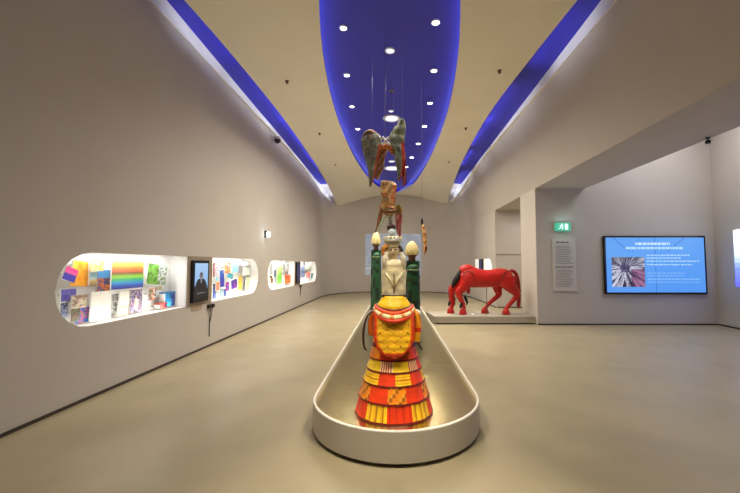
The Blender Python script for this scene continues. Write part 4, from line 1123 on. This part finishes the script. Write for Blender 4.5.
# fetlock tufts
for pts in ([(176, 312, LN, 6, 8), (186, 335, LN, 7, 9), (192, 352, LN, 6, 6), (186, 366, LN, 3, 3)], [(128, 330, LF, 5, 7), (120, 350, LF, 6, 8), (125, 366, LF, 5, 6), (118, 376, LF, 3, 3)],
            [(98, 338, 0, 6, 8), (90, 356, 0, 8, 9), (86, 372, 0, 5, 5), (84, 378, 0, 3, 2)], [(158, 350, LN-.06, 5, 6), (152, 368, LN-.06, 7, 9), (146, 384, LN-.06, 4, 4)]):
    bm = NB(); ht(bm, pts, 4, 10); obj('hair_tuft', bm, M['hair'], horse, smooth=True)
# jaw strap piece hanging beneath chest
bm = NB(); ht(bm, [(205, 262, 0, 8, 9), (206, 285, 0, 9, 11), (204, 300, 0, 5, 6)], 3, 10); obj('chest_tassel', bm, M['redtail'], horse, smooth=True)
# braided tail
bm = NB()
P = smoothpts([(466, 158, 0), (488, 165, 0), (504, 190, 0), (512, 230, 0), (516, 270, 0), (517, 310, 0), (516, 345, 0), (514, 372, 0), (514, 392, 0)], 5)
tube(bm, [h(*p_) for p_ in P], [K*(9+3*abs(math.sin(i*.95))) * (1 if i < 34 else max(.3, (41-i)/7)) for i in range(len(P))], 12)
obj('tail', bm, M['redtail'], horse, smooth=True, label='braided dark red tail')
# support rod
c = h(318, 300, 0); bm = NB(); lathe(bm, c.x, YH, [(.009, GZ), (.009, h(318, 255).z)], 10); lathe(bm, c.x, YH, [(.04, GZ), (.04, GZ+.006)], 14); obj('support_rod', bm, M['steel'], horse)

# ================================================================ LIGHT
WARM = (1.0, .89, .70)
def aim(a, b): return tuple((Vector(b)-Vector(a)).to_track_quat('-Z', 'Y').to_euler())
for i, p in enumerate(spots):
    pw = [210, 210, 285, 285, 310, 310, 370, 370, 370, 400, 460][i]
    add_light('SPOT', (p.x, p.y, ZR-.03), pw, WARM, .05, (0, 0, 0), angle=120 if i < 2 else (152 if i < 6 else 166), blend=1.0, name='downlight')
for x, y in ((-1.0, 2.2), (1.0, 2.2)):
    add_light('SPOT', (x, y, ZC-.02), 130, WARM, .1, (0, 0, 0), angle=84, blend=1, name='downlight')
add_light('SPOT', (0, -1.4, ZC-.05), 22, WARM, .1, (0, 0, 0), angle=150, blend=1, name='downlight')
# cove light round the oval
NCV = 26
for k in range(NCV):
    t0, t1 = 2*math.pi*k/NCV, 2*math.pi*(k+1)/NCV; tt = (t0+t1)/2
    P0, P1 = Vector((*ellpt(t0, .07), 0)), Vector((*ellpt(t1, .07), 0)); ln_ = (P1-P0).length
    x, y = ellpt(tt, .07)
    if y < 2.6: continue
    inn = Vector((-(P1-P0).y, (P1-P0).x, 0)).normalized()
    a_ = Vector((x, y, ZC+.06-drop(x, y)))
    add_light('AREA', a_, .75*ln_, (.75, .8, 1), ln_*1.02, aim(a_, a_+inn*.9+Vector((0, 0, .8))), .04, name='cove_light')
# cove light in the side slots, aimed at the white upstand
for O, I, s in ((LO, LI, -1), (RO, RI, 1)):
    for k in range(4, 31, 4):
        dz = drop(O[k][0], O[k][1]); a_ = (I[k][0]+.03*s, I[k][1], ZC+.05-dz); b_ = (O[k][0], O[k][1], ZC+.05+SH[k]*.6-dz)
        add_light('AREA', a_, 2.4, (.92, .94, 1), 2.3, aim(a_, b_), .04, name='cove_light').data.spread = R(110)
    k = 29
    a_ = ((I[k][0]+O[k][0])/2, 16.0, ZC+.04-drop(3, 16.0))
    add_light('AREA', a_, .9, (.95, .96, 1), .12, aim(a_, ((I[-1][0]*.5+O[-3][0]*.5), 17.9, ZC+.25-drop(3, 17.9))), .12, name='cove_light')
# added spots without fixtures, brightening gown, floor, horse and far wall
for (a_, b_, pw, an) in (((1.5, .9, 5.1), (0, 3.1, .9), 420, 22), ((-1.5, .9, 5.1), (0, 3.1, .9), 420, 22),
                         ((.1, 1.3, 5.1), (0, 2.0, 0), 800, 33), ((.9, 6.5, 5.1), (2.0, 9.4, .5), 170, 26), ((-.7, 12.5, 5.1), (-2.0, 19.4, 2.6), 300, 60), ((.7, 12.5, 5.1), (2.2, 19.4, 2.6), 300, 60),
                         ((1.0, 8.5, 5.1), (1.3, 7.0, 0), 160, 30), ((-1.0, 8.5, 5.1), (-.9, 10, 0), 200, 34)):
    add_light('SPOT', a_, pw, (1, .88, .68), .06, aim(a_, b_), angle=an, blend=.9, name='added_spot')
# bay and niche
add_light('AREA', (6.6, 7.0, 5.15), 68, (1, .97, .97), 1.6, (0, 0, 0), 2.4, name='bay_light')
add_light('AREA', (4.9, 11.1, 3.4), 26, (1, .93, .84), .8, (0, 0, 0), 1.0, name='niche_light')
w = bpy.data.worlds.new('World'); bpy.context.scene.world = w; w.use_nodes = True
w.node_tree.nodes['Background'].inputs[0].default_value = (.8, .75, .7, 1); w.node_tree.nodes['Background'].inputs[1].default_value = .05

# ================================================================ CAMERA
cam = bpy.data.cameras.new('camera'); co = bpy.data.objects.new('camera', cam); link(co)
cam.sensor_width = 36; cam.lens = 36*F/740
cam.shift_x = -24/740
co.location = (0, 0, EYE); co.rotation_euler = (R(90)+TILT, 0, 0)
cam.clip_start = .05; cam.clip_end = 100
sc = bpy.context.scene; sc.camera = co
sc.view_settings.view_transform = 'Standard'; sc.view_settings.look = 'None'; sc.view_settings.gamma = 1
sc.view_settings.exposure = 0; sc.view_settings.use_curve_mapping = False
